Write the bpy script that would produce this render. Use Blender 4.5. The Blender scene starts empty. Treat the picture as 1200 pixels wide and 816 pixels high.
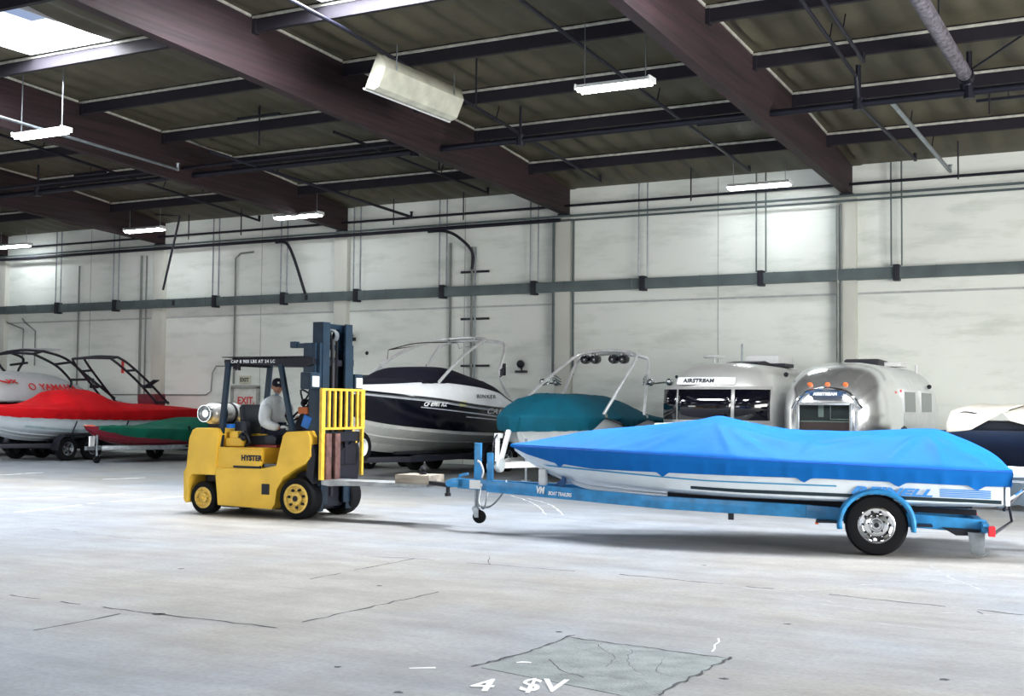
import bpy, bmesh, math, random
from mathutils import Vector, Matrix
random.seed(7)
PI = math.pi
sc = bpy.context.scene
COL = sc.collection
R = math.radians

# ------------------------------------------------------------ materials
def lin(c):
    c = c / 255.0
    return c / 12.92 if c <= 0.04045 else ((c + 0.055) / 1.055) ** 2.4
def rgb(r, g, b): return (lin(r), lin(g), lin(b), 1.0)
MATS = {}
def mat(name, c, rough=0.6, metal=0.0, var=0.08, scale=6.0, bump=0.0, bscale=40.0, spec=0.5, coat=0.0, stretch=(1, 1, 1), detail=4):
    """principled material with procedural colour variation and bump"""
    if name in MATS: return MATS[name]
    m = bpy.data.materials.new(name); m.use_nodes = True
    nt = m.node_tree; N = nt.nodes; L = nt.links
    p = N['Principled BSDF']
    p.inputs['Roughness'].default_value = rough
    p.inputs['Metallic'].default_value = metal
    p.inputs['Specular IOR Level'].default_value = spec
    p.inputs['Coat Weight'].default_value = coat
    p.inputs['Coat Roughness'].default_value = 0.1
    tc = N.new('ShaderNodeTexCoord'); mp = N.new('ShaderNodeMapping')
    mp.inputs['Scale'].default_value = stretch
    L.new(tc.outputs['Object'], mp.inputs['Vector'])
    nz = N.new('ShaderNodeTexNoise'); nz.inputs['Scale'].default_value = scale; nz.inputs['Detail'].default_value = detail
    L.new(mp.outputs['Vector'], nz.inputs['Vector'])
    rmp = N.new('ShaderNodeValToRGB')
    a = [max(0, v * (1 - var * 2)) for v in c[:3]] + [1]
    b = [min(1, v * (1 + var)) for v in c[:3]] + [1]
    rmp.color_ramp.elements[0].color = a; rmp.color_ramp.elements[0].position = 0.3
    rmp.color_ramp.elements[1].color = b; rmp.color_ramp.elements[1].position = 0.7
    L.new(nz.outputs['Fac'], rmp.inputs['Fac'])
    L.new(rmp.outputs['Color'], p.inputs['Base Color'])
    if bump > 0:
        n2 = N.new('ShaderNodeTexNoise'); n2.inputs['Scale'].default_value = bscale; n2.inputs['Detail'].default_value = 5
        L.new(mp.outputs['Vector'], n2.inputs['Vector'])
        bp = N.new('ShaderNodeBump'); bp.inputs['Strength'].default_value = bump; bp.inputs['Distance'].default_value = 0.02
        L.new(n2.outputs['Fac'], bp.inputs['Height']); L.new(bp.outputs['Normal'], p.inputs['Normal'])
    MATS[name] = m
    return m

def emis(name, c, s):
    m = bpy.data.materials.new(name); m.use_nodes = True
    nt = m.node_tree; p = nt.nodes['Principled BSDF']
    p.inputs['Base Color'].default_value = (0.9, 0.9, 0.9, 1)
    p.inputs['Emission Color'].default_value = c; p.inputs['Emission Strength'].default_value = s
    MATS[name] = m; return m

def glass(name, c, rough=0.03, alpha=0.35):
    m = mat(name, c, rough, 0, 0.02, spec=0.8)
    m.node_tree.nodes['Principled BSDF'].inputs['Alpha'].default_value = alpha
    return m

# ------------------------------------------------------------ geometry collector
class MB:
    def __init__(s): s.bm = bmesh.new()
    def face(s, pts):
        vs = [s.bm.verts.new(p) for p in pts]
        try: return s.bm.faces.new(vs)
        except ValueError: return None
    def box(s, c, d, bev=0.0, rot=None, seg=2):
        """box centred at c with full dimensions d; rot = Matrix 3x3"""
        t = bmesh.new(); bmesh.ops.create_cube(t, size=1.0)
        for v in t.verts: v.co = Vector((v.co.x * d[0], v.co.y * d[1], v.co.z * d[2]))
        if bev > 0: bmesh.ops.bevel(t, geom=list(t.edges), offset=min(bev, min(d) * 0.45), segments=seg, affect='EDGES', profile=0.7)
        s.merge(t, c, rot); return s
    def merge(s, t, c=(0, 0, 0), rot=None):
        mp = {}
        for v in t.verts:
            co = rot @ v.co if rot is not None else v.co
            mp[v] = s.bm.verts.new(co + Vector(c))
        for f in t.faces:
            try: s.bm.faces.new([mp[v] for v in f.verts])
            except ValueError: pass
        t.free(); return s
    def bar(s, a, b, w, h, up=(0, 0, 1), bev=0.0):
        """rectangular bar from a to b, w across, h along up"""
        a = Vector(a); b = Vector(b); d = (b - a); L = d.length; d.normalize()
        u = Vector(up); sdir = d.cross(u)
        if sdir.length < 1e-5: sdir = d.cross(Vector((0, 1, 0)))
        sdir.normalize(); u = sdir.cross(d).normalized()
        M = Matrix((d, sdir, u)).transposed()
        return s.box((a + b) / 2, (L, w, h), bev, M)
    def tube(s, pts, r, n=10, cap=True, closed=False):
        pts = [Vector(p) for p in pts]; rings = []
        m = len(pts); rs = r if isinstance(r, (list, tuple)) else [r] * m
        ref = None
        for i, p in enumerate(pts):
            if closed: d = pts[(i + 1) % m] - pts[i - 1]
            else: d = pts[min(i + 1, m - 1)] - pts[max(i - 1, 0)]
            if d.length < 1e-9: d = Vector((0, 0, 1))
            d.normalize()
            if ref is None:
                ref = Vector((0, 0, 1)) if abs(d.z) < 0.9 else Vector((1, 0, 0))
            a = d.cross(ref); 
            if a.length < 1e-4: a = d.cross(Vector((0, 1, 0)))
            a.normalize(); b = a.cross(d).normalized(); ref = b
            rings.append([s.bm.verts.new(p + (a * math.cos(2 * PI * k / n) + b * math.sin(2 * PI * k / n)) * rs[i]) for k in range(n)])
        mm = m if closed else m - 1
        for i in range(mm):
            A = rings[i]; B = rings[(i + 1) % m]
            for k in range(n): s.bm.faces.new((A[k], A[(k + 1) % n], B[(k + 1) % n], B[k]))
        if cap and not closed:
            s.bm.faces.new(rings[0][::-1]); s.bm.faces.new(rings[-1])
        return s
    def lathe(s, prof, c=(0, 0, 0), axis='z', n=32, rot=None):
        """prof list of (r, h) turned about axis through c"""
        rings = []
        def P(r, h, k):
            x = r * math.cos(2 * PI * k / n); y = r * math.sin(2 * PI * k / n)
            v = {'z': Vector((x, y, h)), 'y': Vector((x, h, y)), 'x': Vector((h, x, y))}[axis]
            if rot is not None: v = rot @ v
            return v + Vector(c)
        for r, h in prof:
            if r < 1e-6: rings.append([s.bm.verts.new(P(0, h, 0))])
            else: rings.append([s.bm.verts.new(P(r, h, k)) for k in range(n)])
        for A, B in zip(rings, rings[1:]):
            for k in range(n):
                k2 = (k + 1) % n
                if len(A) == 1 and len(B) == 1: continue
                if len(A) == 1: s.bm.faces.new((A[0], B[k2], B[k]))
                elif len(B) == 1: s.bm.faces.new((A[k], A[k2], B[0]))
                else: s.bm.faces.new((A[k], A[k2], B[k2], B[k]))
        return s
    def prism(s, poly, a0, a1, plane='xz', bev=0.0):
        """polygon in a plane extruded along the remaining axis from a0 to a1"""
        t = bmesh.new()
        def P(u, v, w): return {'xz': (u, w, v), 'xy': (u, v, w), 'yz': (w, u, v)}[plane]
        A = [t.verts.new(P(u, v, a0)) for u, v in poly]; B = [t.verts.new(P(u, v, a1)) for u, v in poly]
        n = len(poly)
        t.faces.new(A[::-1]); t.faces.new(B)
        for i in range(n): t.faces.new((A[i], A[(i + 1) % n], B[(i + 1) % n], B[i]))
        bmesh.ops.recalc_face_normals(t, faces=t.faces)
        if bev > 0:
            ed = [e for e in t.edges if e.calc_face_angle(0) > 0.5]
            bmesh.ops.bevel(t, geom=ed, offset=bev, segments=2, affect='EDGES', profile=0.7)
        bmesh.ops.triangulate(t, faces=[f for f in t.faces if len(f.verts) > 4])
        s.merge(t); return s
    def loft(s, rows, close_rows=False, cap=False):
        """rows: list of equal length point lists"""
        V = [[s.bm.verts.new(p) for p in r] for r in rows]
        for A, B in zip(V, V[1:]):
            m = len(A); rng = m if close_rows else m - 1
            for k in range(rng):
                q = (A[k], A[(k + 1) % m], B[(k + 1) % m], B[k])
                try: s.bm.faces.new(q)
                except ValueError: pass
        if cap:
            for r in (V[0], V[-1]):
                try: s.bm.faces.new(r)
                except ValueError: pass
        return s
    def sphere(s, c, r, sx=1, sy=1, sz=1, n=16):
        t = bmesh.new(); bmesh.ops.create_uvsphere(t, u_segments=n, v_segments=max(6, n // 2 + 2), radius=r)
        for v in t.verts: v.co = Vector((v.co.x * sx, v.co.y * sy, v.co.z * sz))
        s.merge(t, c); return s
    def text(s, body, size, origin, xdir, ydir, ext=0.003, bold=0.0, align='LEFT', shear=0.0, space=1.0, wscale=1.0):
        cu = bpy.data.curves.new('tmp', 'FONT'); cu.body = body; cu.size = size; cu.extrude = ext; cu.offset = bold
        cu.align_x = align; cu.shear = shear; cu.space_character = space; cu.resolution_u = 3
        o = bpy.data.objects.new('tmp', cu); COL.objects.link(o)
        bpy.context.view_layer.update()
        me = bpy.data.meshes.new_from_object(o)
        X = Vector(xdir).normalized(); Y = Vector(ydir).normalized(); Z = X.cross(Y)
        mp = [s.bm.verts.new(Vector(origin) + X * v.co.x * wscale + Y * v.co.y + Z * v.co.z) for v in me.vertices]
        for p in me.polygons:
            try: s.bm.faces.new([mp[i] for i in p.vertices])
            except ValueError: pass
        bpy.data.objects.remove(o); bpy.data.curves.remove(cu); bpy.data.meshes.remove(me)
        return s
    def build(s, name, m, parent=None, smooth=True, angle=35, weld=True, label=None):
        if weld: bmesh.ops.remove_doubles(s.bm, verts=s.bm.verts, dist=1e-5)
        bmesh.ops.recalc_face_normals(s.bm, faces=s.bm.faces)
        me = bpy.data.meshes.new(name); s.bm.to_mesh(me); s.bm.free()
        if smooth:
            me.shade_smooth(); me.set_sharp_from_angle(angle=R(angle))
        me.materials.append(m)
        o = bpy.data.objects.new(name, me); COL.objects.link(o)
        if parent is not None: o.parent = parent
        if label: o['label'] = label
        return o

def thing(name, label, cat, loc=(0, 0, 0), rz=0.0, group=None):
    o = bpy.data.objects.new(name, None); COL.objects.link(o)
    o.empty_display_size = 0.2
    o.location = loc; o.rotation_euler = (0, 0, rz)
    o['label'] = label; o['category'] = cat
    if group: o['group'] = group
    return o
def tag(o, label, cat, group=None):
    o['label'] = label; o['category'] = cat
    if group: o['group'] = group
    return o
def struct(o): o['kind'] = 'structure'; return o
def copy_tree(o, parent=None):
    c = o.copy(); COL.objects.link(c)
    if parent is not None: c.parent = parent
    for ch in list(o.children): copy_tree(ch, c)
    return c
def lerp(a, b, t): return a + (b - a) * t
def interp(xs, ys, x):
    if x <= xs[0]: return ys[0]
    for i in range(len(xs) - 1):
        if x <= xs[i + 1]: return lerp(ys[i], ys[i + 1], (x - xs[i]) / (xs[i + 1] - xs[i]))
    return ys[-1]
def smooth_interp(xs, ys, x):
    """Catmull style interpolation through the points"""
    if x <= xs[0]: return ys[0]
    if x >= xs[-1]: return ys[-1]
    n = len(xs)
    sl = []
    for i in range(n):
        if i == 0: sl.append((ys[1] - ys[0]) / (xs[1] - xs[0]))
        elif i == n - 1: sl.append((ys[-1] - ys[-2]) / (xs[-1] - xs[-2]))
        else:
            a = (ys[i] - ys[i - 1]) / (xs[i] - xs[i - 1]); b = (ys[i + 1] - ys[i]) / (xs[i + 1] - xs[i])
            sl.append(0 if a * b <= 0 else 2 * a * b / (a + b))
    for i in range(n - 1):
        if x <= xs[i + 1]:
            h = xs[i + 1] - xs[i]; t = (x - xs[i]) / h
            return (ys[i] * (2 * t**3 - 3 * t**2 + 1) + h * sl[i] * (t**3 - 2 * t**2 + t) + ys[i + 1] * (-2 * t**3 + 3 * t**2) + h * sl[i + 1] * (t**3 - t**2))
def arc_pts(pts, n=8):
    """smooth curve through control points (centripetal enough for tubes)"""
    P = [Vector(p) for p in pts]; out = []
    for i in range(len(P) - 1):
        p0 = P[max(i - 1, 0)]; p1 = P[i]; p2 = P[i + 1]; p3 = P[min(i + 2, len(P) - 1)]
        for k in range(n):
            t = k / n
            out.append(0.5 * ((2 * p1) + (p2 - p0) * t + (2 * p0 - 5 * p1 + 4 * p2 - p3) * t * t + (-p0 + 3 * p1 - 3 * p2 + p3) * t**3))
    out.append(P[-1]); return out

# ------------------------------------------------------------ palette
M_wall = mat('painted_concrete_wall', rgb(206, 208, 200), 0.85, var=0.05, scale=0.35, bump=0.15, bscale=6, detail=6)
M_pil = mat('painted_pilaster', rgb(196, 198, 190), 0.8, var=0.05, scale=0.6)
M_glulam = mat('stained_glulam_wood', rgb(40, 22, 28), 0.75, var=0.35, scale=3.0, bump=0.6, bscale=5, stretch=(1, 0.12, 4), detail=8)
M_purlin = mat('dark_steel_purlin', rgb(18, 13, 26), 0.8, var=0.1, scale=2)
M_foil = mat('silver_foil_tape', rgb(200, 200, 190), 0.4, 0.2, var=0.15, scale=8, bump=0.3, bscale=20)
M_pipe = mat('dark_painted_pipe', rgb(20, 21, 36), 0.5, 0.3, var=0.1)
M_galv = mat('galvanised_steel', rgb(150, 158, 165), 0.35, 0.8, var=0.12, scale=10)
M_tray = mat('grey_green_wireway', rgb(84, 96, 98), 0.5, 0.2, var=0.12, scale=2)
M_white = mat('white_paint', rgb(212, 215, 216), 0.45, var=0.03)
M_black = mat('black_rubber', rgb(11, 12, 17), 0.8, spec=0.25, var=0.15, scale=8)
M_blackgloss = mat('black_gloss', rgb(14, 15, 24), 0.15, var=0.05, coat=0.5)
M_dark = mat('dark_metal', rgb(28, 30, 42), 0.5, 0.3, var=0.12)
M_yellow = mat('forklift_yellow_paint', rgb(243, 196, 66), 0.45, var=0.06, scale=3, bump=0.04, bscale=8)
M_mast = mat('mast_blue_grey_paint', rgb(24, 48, 68), 0.4, 0.2, var=0.15, scale=4)
M_chrome = mat('chrome', rgb(225, 228, 232), 0.08, 1.0, var=0.03)
M_alu = mat('brushed_aluminium', rgb(200, 204, 208), 0.25, 0.95, var=0.05)
M_text = mat('dark_lettering', rgb(20, 22, 34), 0.5, var=0.02)
M_textw = mat('white_lettering', rgb(235, 238, 240), 0.5, var=0.02)
M_red = mat('red_lettering', rgb(205, 40, 40), 0.5, var=0.04)
M_blue = mat('trailer_blue_paint', rgb(34, 132, 192), 0.5, var=0.16, scale=7, coat=0.2)
M_amber = mat('amber_lens', rgb(230, 110, 50), 0.3, var=0.03)
M_redlens = mat('red_lens', rgb(235, 50, 60), 0.25, var=0.03)
# ------------------------------------------------------------ camera and calibration
FPX, YAW, PIT, ROL, HC = 1468.0, 0.5024, 0.04698, 0.00933, 1.6
fw = Vector((-math.sin(YAW) * math.cos(PIT), math.cos(YAW) * math.cos(PIT), math.sin(PIT)))
rr = Vector((math.cos(YAW), math.sin(YAW), 0)); uu = rr.cross(fw)
c_, s_ = math.cos(ROL), math.sin(ROL)
rr, uu = rr * c_ + uu * s_, uu * c_ - rr * s_
cd = bpy.data.cameras.new('camera'); cam = bpy.data.objects.new('camera', cd); COL.objects.link(cam)
cd.sensor_width = 36; cd.lens = FPX / 1200 * 36; cd.clip_end = 300
cam.matrix_world = Matrix(((rr.x, uu.x, -fw.x, 0), (rr.y, uu.y, -fw.y, 0), (rr.z, uu.z, -fw.z, HC), (0, 0, 0, 1)))
sc.camera = cam

# ------------------------------------------------------------ room shell
YW = 29.9; YF = -12.0; XL = -52.0; XR = 8.0
BEAMX = [-51.5, -44.1, -36.7, -29.25, -22.0, -14.7, -7.2, 0.2]      # right faces of the roof beams
ROOF_Y = [-12, 14.5, 17.1, 19.8, 22.35, 24.9, 27.6, 29.9]
ROOF_Z = [9.6, 8.68, 8.52, 8.38, 8.22, 8.06, 7.76, 7.42]
def roofz(y): return interp(ROOF_Y, ROOF_Z, y)
PUR_Y = [27.6, 24.9, 22.35, 19.8, 17.1, 14.5, 11.9, 9.3, 6.7, 4.1, 1.5, -1.1, -3.7, -6.3, -8.9]
SKY = []   # skylight openings x0,x1,y0,y1
for bx in (-20.3, -13.1, -5.4, -27.4, -34.6, 2.2, -42):
    for y0 in (14.6, 4.2, -6.2): SKY.append((bx, bx + 2.2, y0 + 0.05, y0 + 2.35))

# floor material: worn pale concrete
def floor_mat():
    m = bpy.data.materials.new('worn_concrete_floor'); m.use_nodes = True
    N = m.node_tree.nodes; L = m.node_tree.links; p = N['Principled BSDF']
    tc = N.new('ShaderNodeTexCoord')
    def noise(scale, detail, sx=1, sy=1, rough=0.6):
        mp = N.new('ShaderNodeMapping'); mp.inputs['Scale'].default_value = (sx, sy, 1); L.new(tc.outputs['Object'], mp.inputs['Vector'])
        n = N.new('ShaderNodeTexNoise'); n.inputs['Scale'].default_value = scale; n.inputs['Detail'].default_value = detail; n.inputs['Roughness'].default_value = rough
        L.new(mp.outputs['Vector'], n.inputs['Vector']); return n.outputs['Fac']
    def ramp(f, c0, c1, p0=0.3, p1=0.7):
        r = N.new('ShaderNodeValToRGB'); r.color_ramp.elements[0].color = c0; r.color_ramp.elements[1].color = c1
        r.color_ramp.elements[0].position = p0; r.color_ramp.elements[1].position = p1; L.new(f, r.inputs['Fac']); return r.outputs['Color']
    def mul(a, b, fac=1.0):
        x = N.new('ShaderNodeMix'); x.data_type = 'RGBA'; x.blend_type = 'MULTIPLY'; x.inputs['Factor'].default_value = fac
        L.new(a, x.inputs['A']); L.new(b, x.inputs['B']); return x.outputs['Result']
    base = ramp(noise(0.16, 5), rgb(147, 145, 141), rgb(139, 145, 154), 0.42, 0.58)
    b2 = ramp(noise(1.3, 8, 1, 1, 0.7), (0.74, 0.74, 0.74, 1), (1.06, 1.06, 1.06, 1), 0.3, 0.66)
    b3 = ramp(noise(2.2, 6, 0.25, 1.5), (0.8, 0.8, 0.82, 1), (1, 1, 1, 1), 0.36, 0.58)
    b4 = ramp(noise(26, 4), (0.82, 0.82, 0.82, 1), (1, 1, 1, 1), 0.34, 0.56)
    c = mul(mul(mul(base, b2), b3, 0.8), b4, 0.9)
    # darker storage strip near the parked boats, ragged edge
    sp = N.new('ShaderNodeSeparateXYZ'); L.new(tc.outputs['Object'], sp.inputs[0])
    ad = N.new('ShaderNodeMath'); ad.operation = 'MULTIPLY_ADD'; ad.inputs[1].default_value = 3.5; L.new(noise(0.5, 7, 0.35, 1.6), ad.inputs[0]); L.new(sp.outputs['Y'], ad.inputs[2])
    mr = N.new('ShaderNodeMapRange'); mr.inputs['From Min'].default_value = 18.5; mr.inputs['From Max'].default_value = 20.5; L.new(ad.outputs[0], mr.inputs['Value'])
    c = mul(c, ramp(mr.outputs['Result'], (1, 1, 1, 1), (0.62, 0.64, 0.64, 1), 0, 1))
    L.new(c, p.inputs['Base Color'])
    rr_ = N.new('ShaderNodeMapRange'); rr_.inputs['To Min'].default_value = 0.45; rr_.inputs['To Max'].default_value = 0.8
    L.new(noise(0.8, 6), rr_.inputs['Value']); L.new(rr_.outputs['Result'], p.inputs['Roughness'])
    p.inputs['Specular IOR Level'].default_value = 0.4
    bp = N.new('ShaderNodeBump'); bp.inputs['Strength'].default_value = 0.25; bp.inputs['Distance'].default_value = 0.01
    L.new(noise(14, 6), bp.inputs['Height']); L.new(bp.outputs['Normal'], p.inputs['Normal'])
    return m
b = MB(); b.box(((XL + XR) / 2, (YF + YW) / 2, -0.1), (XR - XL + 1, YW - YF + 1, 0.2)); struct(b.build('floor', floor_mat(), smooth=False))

# back wall: tilt-up concrete with formed panel joints
def wall_mat():
    m = mat('back_wall_paint', rgb(228, 233, 228), 0.8, var=0.045, scale=0.3, bump=0.12, bscale=5, detail=7)
    N = m.node_tree.nodes; L = m.node_tree.links; p = N['Principled BSDF']
    tc = N.new('ShaderNodeTexCoord'); mp = N.new('ShaderNodeMapping'); mp.inputs['Scale'].default_value = (0.5, 1, 2.2)
    L.new(tc.outputs['Object'], mp.inputs['Vector'])
    n = N.new('ShaderNodeTexNoise'); n.inputs['Scale'].default_value = 1.1; n.inputs['Detail'].default_value = 9; n.inputs['Roughness'].default_value = 0.65
    L.new(mp.outputs['Vector'], n.inputs['Vector'])
    r = N.new('ShaderNodeValToRGB'); r.color_ramp.elements[0].color = (0.82, 0.84, 0.82, 1); r.color_ramp.elements[0].position = 0.34
    r.color_ramp.elements[1].color = (1, 1, 1, 1); r.color_ramp.elements[1].position = 0.5
    L.new(n.outputs['Fac'], r.inputs['Fac'])
    old = p.inputs['Base Color'].links[0].from_socket
    x = N.new('ShaderNodeMix'); x.data_type = 'RGBA'; x.blend_type = 'MULTIPLY'; x.inputs['Factor'].default_value = 1
    L.new(old, x.inputs['A']); L.new(r.outputs['Color'], x.inputs['B']); L.new(x.outputs['Result'], p.inputs['Base Color'])
    return m
MW = wall_mat()
b = MB(); b.box(((XL + XR) / 2, YW + 0.1, 4.3), (XR - XL, 0.2, 8.6)); struct(b.build('wall_back', MW, smooth=False))
# thin grey strip below the wireway, its shade band put in as colour
b = MB(); b.box(((XL + XR) / 2, YW - 0.006, 4.36), (XR - XL, 0.012, 0.05)); struct(b.build('trim_1', mat('wall_shade_band', rgb(176, 182, 182), 0.8), smooth=False))
b = MB(); b.box((XL - 0.1, (YF + YW) / 2, 4.9), (0.2, YW - YF, 9.8)); struct(b.build('wall_left', M_wall, smooth=False))
# right wall with a wide roll-up door opening, front wall with two
DR = (8.0, 21.0, 5.4)
b = MB()
b.box((XR + 0.1, (YF + DR[0]) / 2, 4.9), (0.2, DR[0] - YF, 9.8)); b.box((XR + 0.1, (YW + DR[1]) / 2, 4.9), (0.2, YW - DR[1], 9.8))
b.box((XR + 0.1, (DR[0] + DR[1]) / 2, (9.8 + DR[2]) / 2), (0.2, DR[1] - DR[0], 9.8 - DR[2])); struct(b.build('wall_right', M_wall, smooth=False))
FD = [(-34, -26), (-12, -2)]
b = MB(); xs = [XL, FD[0][0], FD[0][1], FD[1][0], FD[1][1], XR]
for i in (0, 2, 4): b.box(((xs[i] + xs[i + 1]) / 2, YF - 0.1, 4.9), (xs[i + 1] - xs[i], 0.2, 9.8))
for x0, x1 in FD: b.box(((x0 + x1) / 2, YF - 0.1, 7.4), (x1 - x0, 0.2, 4.8))
struct(b.build('wall_front', M_wall, smooth=False))

# ceiling: sagging faced insulation between the purlins
def ceil_mat():
    m = mat('faced_roof_insulation', rgb(76, 72, 56), 0.6, 0.0, var=0.14, scale=0.8, bump=0.5, bscale=3.5, detail=7)
    return m
MC = ceil_mat()
b = MB()
ys = []
for y0, y1 in zip(sorted(PUR_Y + [YF]), sorted(PUR_Y + [YW])):
    pass
edges_y = sorted(PUR_Y + [YF, YW])
for i in range(len(edges_y) - 1):
    n = 8 if edges_y[i] > 10 else 2
    for k in range(n): ys.append(lerp(edges_y[i], edges_y[i + 1], k / n))
for s0 in SKY: ys += [s0[2], s0[3]]
ys.append(YW); ys = sorted(set(round(v, 4) for v in ys))
xs = []; x = XL
while x < XR: xs.append(x); x += 0.07625 if x > -24 else 0.1525 if x > -40 else 0.61
for s0 in SKY: xs += [s0[0], s0[1]]
xs.append(XR); xs = sorted(set(round(v, 4) for v in xs))
rnd = random.Random(3)
jit = {}
def ceil_z(x, y):
    z = roofz(y)
    if y < 10: return z
    k = min(range(len(edges_y) - 1), key=lambda i: 0 if edges_y[i] <= y <= edges_y[i + 1] else 1)
    t = (y - edges_y[k]) / (edges_y[k + 1] - edges_y[k]); env = 4 * t * (1 - t)
    for bx in BEAMX:
        if abs(x - bx + 0.1) < 0.3: return z
    q = int(math.floor(x / 0.61)); j = jit.setdefault((q, k), rnd.uniform(0.5, 1.3))
    u = x / 0.61 - q
    return z - env * 0.11 * j * (1 - min(1, abs(2 * u - 0.85)) ** 1.5) + 0.02
V = {}
for x in xs:
    for y in ys: V[(x, y)] = b.bm.verts.new((x, y, ceil_z(x, y)))
for i in range(len(xs) - 1):
    for j in range(len(ys) - 1):
        cx = (xs[i] + xs[i + 1]) / 2; cy = (ys[j] + ys[j + 1]) / 2
        if any(s0[0] < cx < s0[1] and s0[2] < cy < s0[3] for s0 in SKY): continue
        b.bm.faces.new((V[(xs[i], ys[j])], V[(xs[i + 1], ys[j])], V[(xs[i + 1], ys[j + 1])], V[(xs[i], ys[j + 1])]))
co = b.build('ceiling', MC, angle=60, weld=False); struct(co)

# skylights: white wells with glazed lid and cross bars
M_well = mat('white_skylight_well', rgb(235, 235, 238), 0.6, var=0.03, scale=3)
M_pane = bpy.data.materials.new('translucent_skylight_pane'); M_pane.use_nodes = True
_n = M_pane.node_tree.nodes; _l = M_pane.node_tree.links; _n.remove(_n['Principled BSDF'])
_t = _n.new('ShaderNodeBsdfTranslucent'); _t.inputs['Color'].default_value = (0.95, 0.97, 1, 1); _l.new(_t.outputs[0], _n['Material Output'].inputs['Surface'])
for i, (x0, x1, y0, y1) in enumerate(SKY):
    z0 = roofz(y1) - 0.02; z1 = roofz(y0) + 0.55; t = 0.03
    b = MB()
    for (c, d) in (((x0 - t / 2, (y0 + y1) / 2), (t, y1 - y0 + 2 * t)), ((x1 + t / 2, (y0 + y1) / 2), (t, y1 - y0 + 2 * t)), (((x0 + x1) / 2, y0 - t / 2), (x1 - x0, t)), (((x0 + x1) / 2, y1 + t / 2), (x1 - x0, t))):
        b.box((c[0], c[1], (z0 + z1) / 2), (d[0], d[1], z1 - z0))
    w = b.build('window_%d' % (i + 1), M_well, smooth=False); struct(w)
    b = MB(); b.box(((x0 + x1) / 2, (y0 + y1) / 2, z1 - 0.02), (x1 - x0, y1 - y0, 0.02)); b.build('pane', M_pane, w, smooth=False)
    b = MB()
    for q in (0.33, 0.66): b.box((lerp(x0, x1, q), (y0 + y1) / 2, z1 - 0.05), (0.05, y1 - y0, 0.05))
    b.box(((x0 + x1) / 2, (y0 + y1) / 2, z1 - 0.06), (x1 - x0, 0.05, 0.05)); b.build('crossbar', M_white, w, smooth=False)

# glulam beams
tn = 2
for bx in BEAMX:
    b = MB(); poly = []
    yb = [YW, 27, 24, 20, 16, 10, YF]
    bot = [(y, 6.75 + (YW - y) * 0.0525) for y in (YW, YF)]
    top = [(y, roofz(y) + 0.05) for y in (YF, 14.5, 17.1, 19.8, 22.35, 24.9, 27.6, YW)]
    b.prism(bot + top, bx - 0.22, bx, 'yz')
    struct(b.build('trim_%d' % tn, M_glulam, smooth=False)); tn += 1
# silver edge strip where the insulation meets the beams
for bx in BEAMX[2:]:
    b = MB()
    for y0, y1 in zip(PUR_Y[1:8], PUR_Y[:7]):
        b.bar((bx + 0.015, y0 + 0.12, roofz(y0 + 0.12) - 0.03), (bx + 0.015, y1 - 0.12, roofz(y1 - 0.12) - 0.03), 0.03, 0.045)
    struct(b.build('trim_%d' % tn, M_foil, smooth=False)); tn += 1
# purlins
for y in PUR_Y:
    b = MB(); f = MB()
    for x0, x1 in zip([XL] + BEAMX, BEAMX + [XR + 0.22]):
        z = roofz(y) - 0.17 + 0.04
        b.box(((x0 + x1 - 0.22) / 2, y, z), (x1 - 0.22 - x0, 0.1, 0.32))
        if y > 10: f.box(((x0 + x1 - 0.22) / 2, y - 0.055, z + 0.095), (x1 - 0.22 - x0, 0.035, 0.05), 0.01)
        if y > 10: b.box((x0 + 0.04, y, z - 0.02), (0.08, 0.14, 0.34))
    pz = b.build('trim_%d' % tn, M_purlin, smooth=False); struct(pz); tn += 1
    if y > 10: f.build('foil_tape', M_foil, pz)
    else: f.bm.free()
# pilasters
for bx in BEAMX:
    b = MB(); b.box((bx - 0.11, YW - 0.09, 3.36), (0.46, 0.18, 6.72), 0.015)
    pz = b.build('trim_%d' % tn, M_pil); struct(pz); tn += 1
    b = MB(); b.box((bx - 0.11, YW - 0.12, 6.735), (0.3, 0.2, 0.04)); b.build('bearing_plate', M_dark, pz, smooth=False)
# vertical panel joints
for i in range(len(BEAMX) - 1):
    xm = (BEAMX[i] + BEAMX[i + 1]) / 2 + 0.4
    b = MB(); b.box((xm, YW - 0.004, 3.7), (0.02, 0.01, 7.4)); struct(b.build('trim_%d' % tn, mat('joint_sealant', rgb(170, 174, 172), 0.8), smooth=False)); tn += 1
# exit door
b = MB(); b.box((-25.75, YW - 0.03, 1.04), (0.92, 0.05, 2.08), 0.004)
d1 = b.build('door_1', mat('grey_white_door', rgb(206, 206, 200), 0.5)); struct(d1)
b = MB()
for x in (-26.26, -25.24): b.box((x, YW - 0.04, 1.07), (0.1, 0.09, 2.14))
b.box((-25.75, YW - 0.04, 2.14), (1.12, 0.09, 0.1)); b.build('door_frame', mat('door_frame_grey', rgb(150, 152, 148), 0.5), d1)
b = MB(); b.text('EXIT.', 0.3, (-26.05, YW - 0.062, 1.62), (1, 0, 0), (0, 0, 1), 0.002, 0.008); b.build('red_lettering', M_red, d1, smooth=False)
b = MB(); b.tube([(-25.42, YW - 0.07, 1.02), (-25.42, YW - 0.1, 1.02), (-25.54, YW - 0.1, 1.02)], 0.012); b.build('handle', M_alu, d1)

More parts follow.
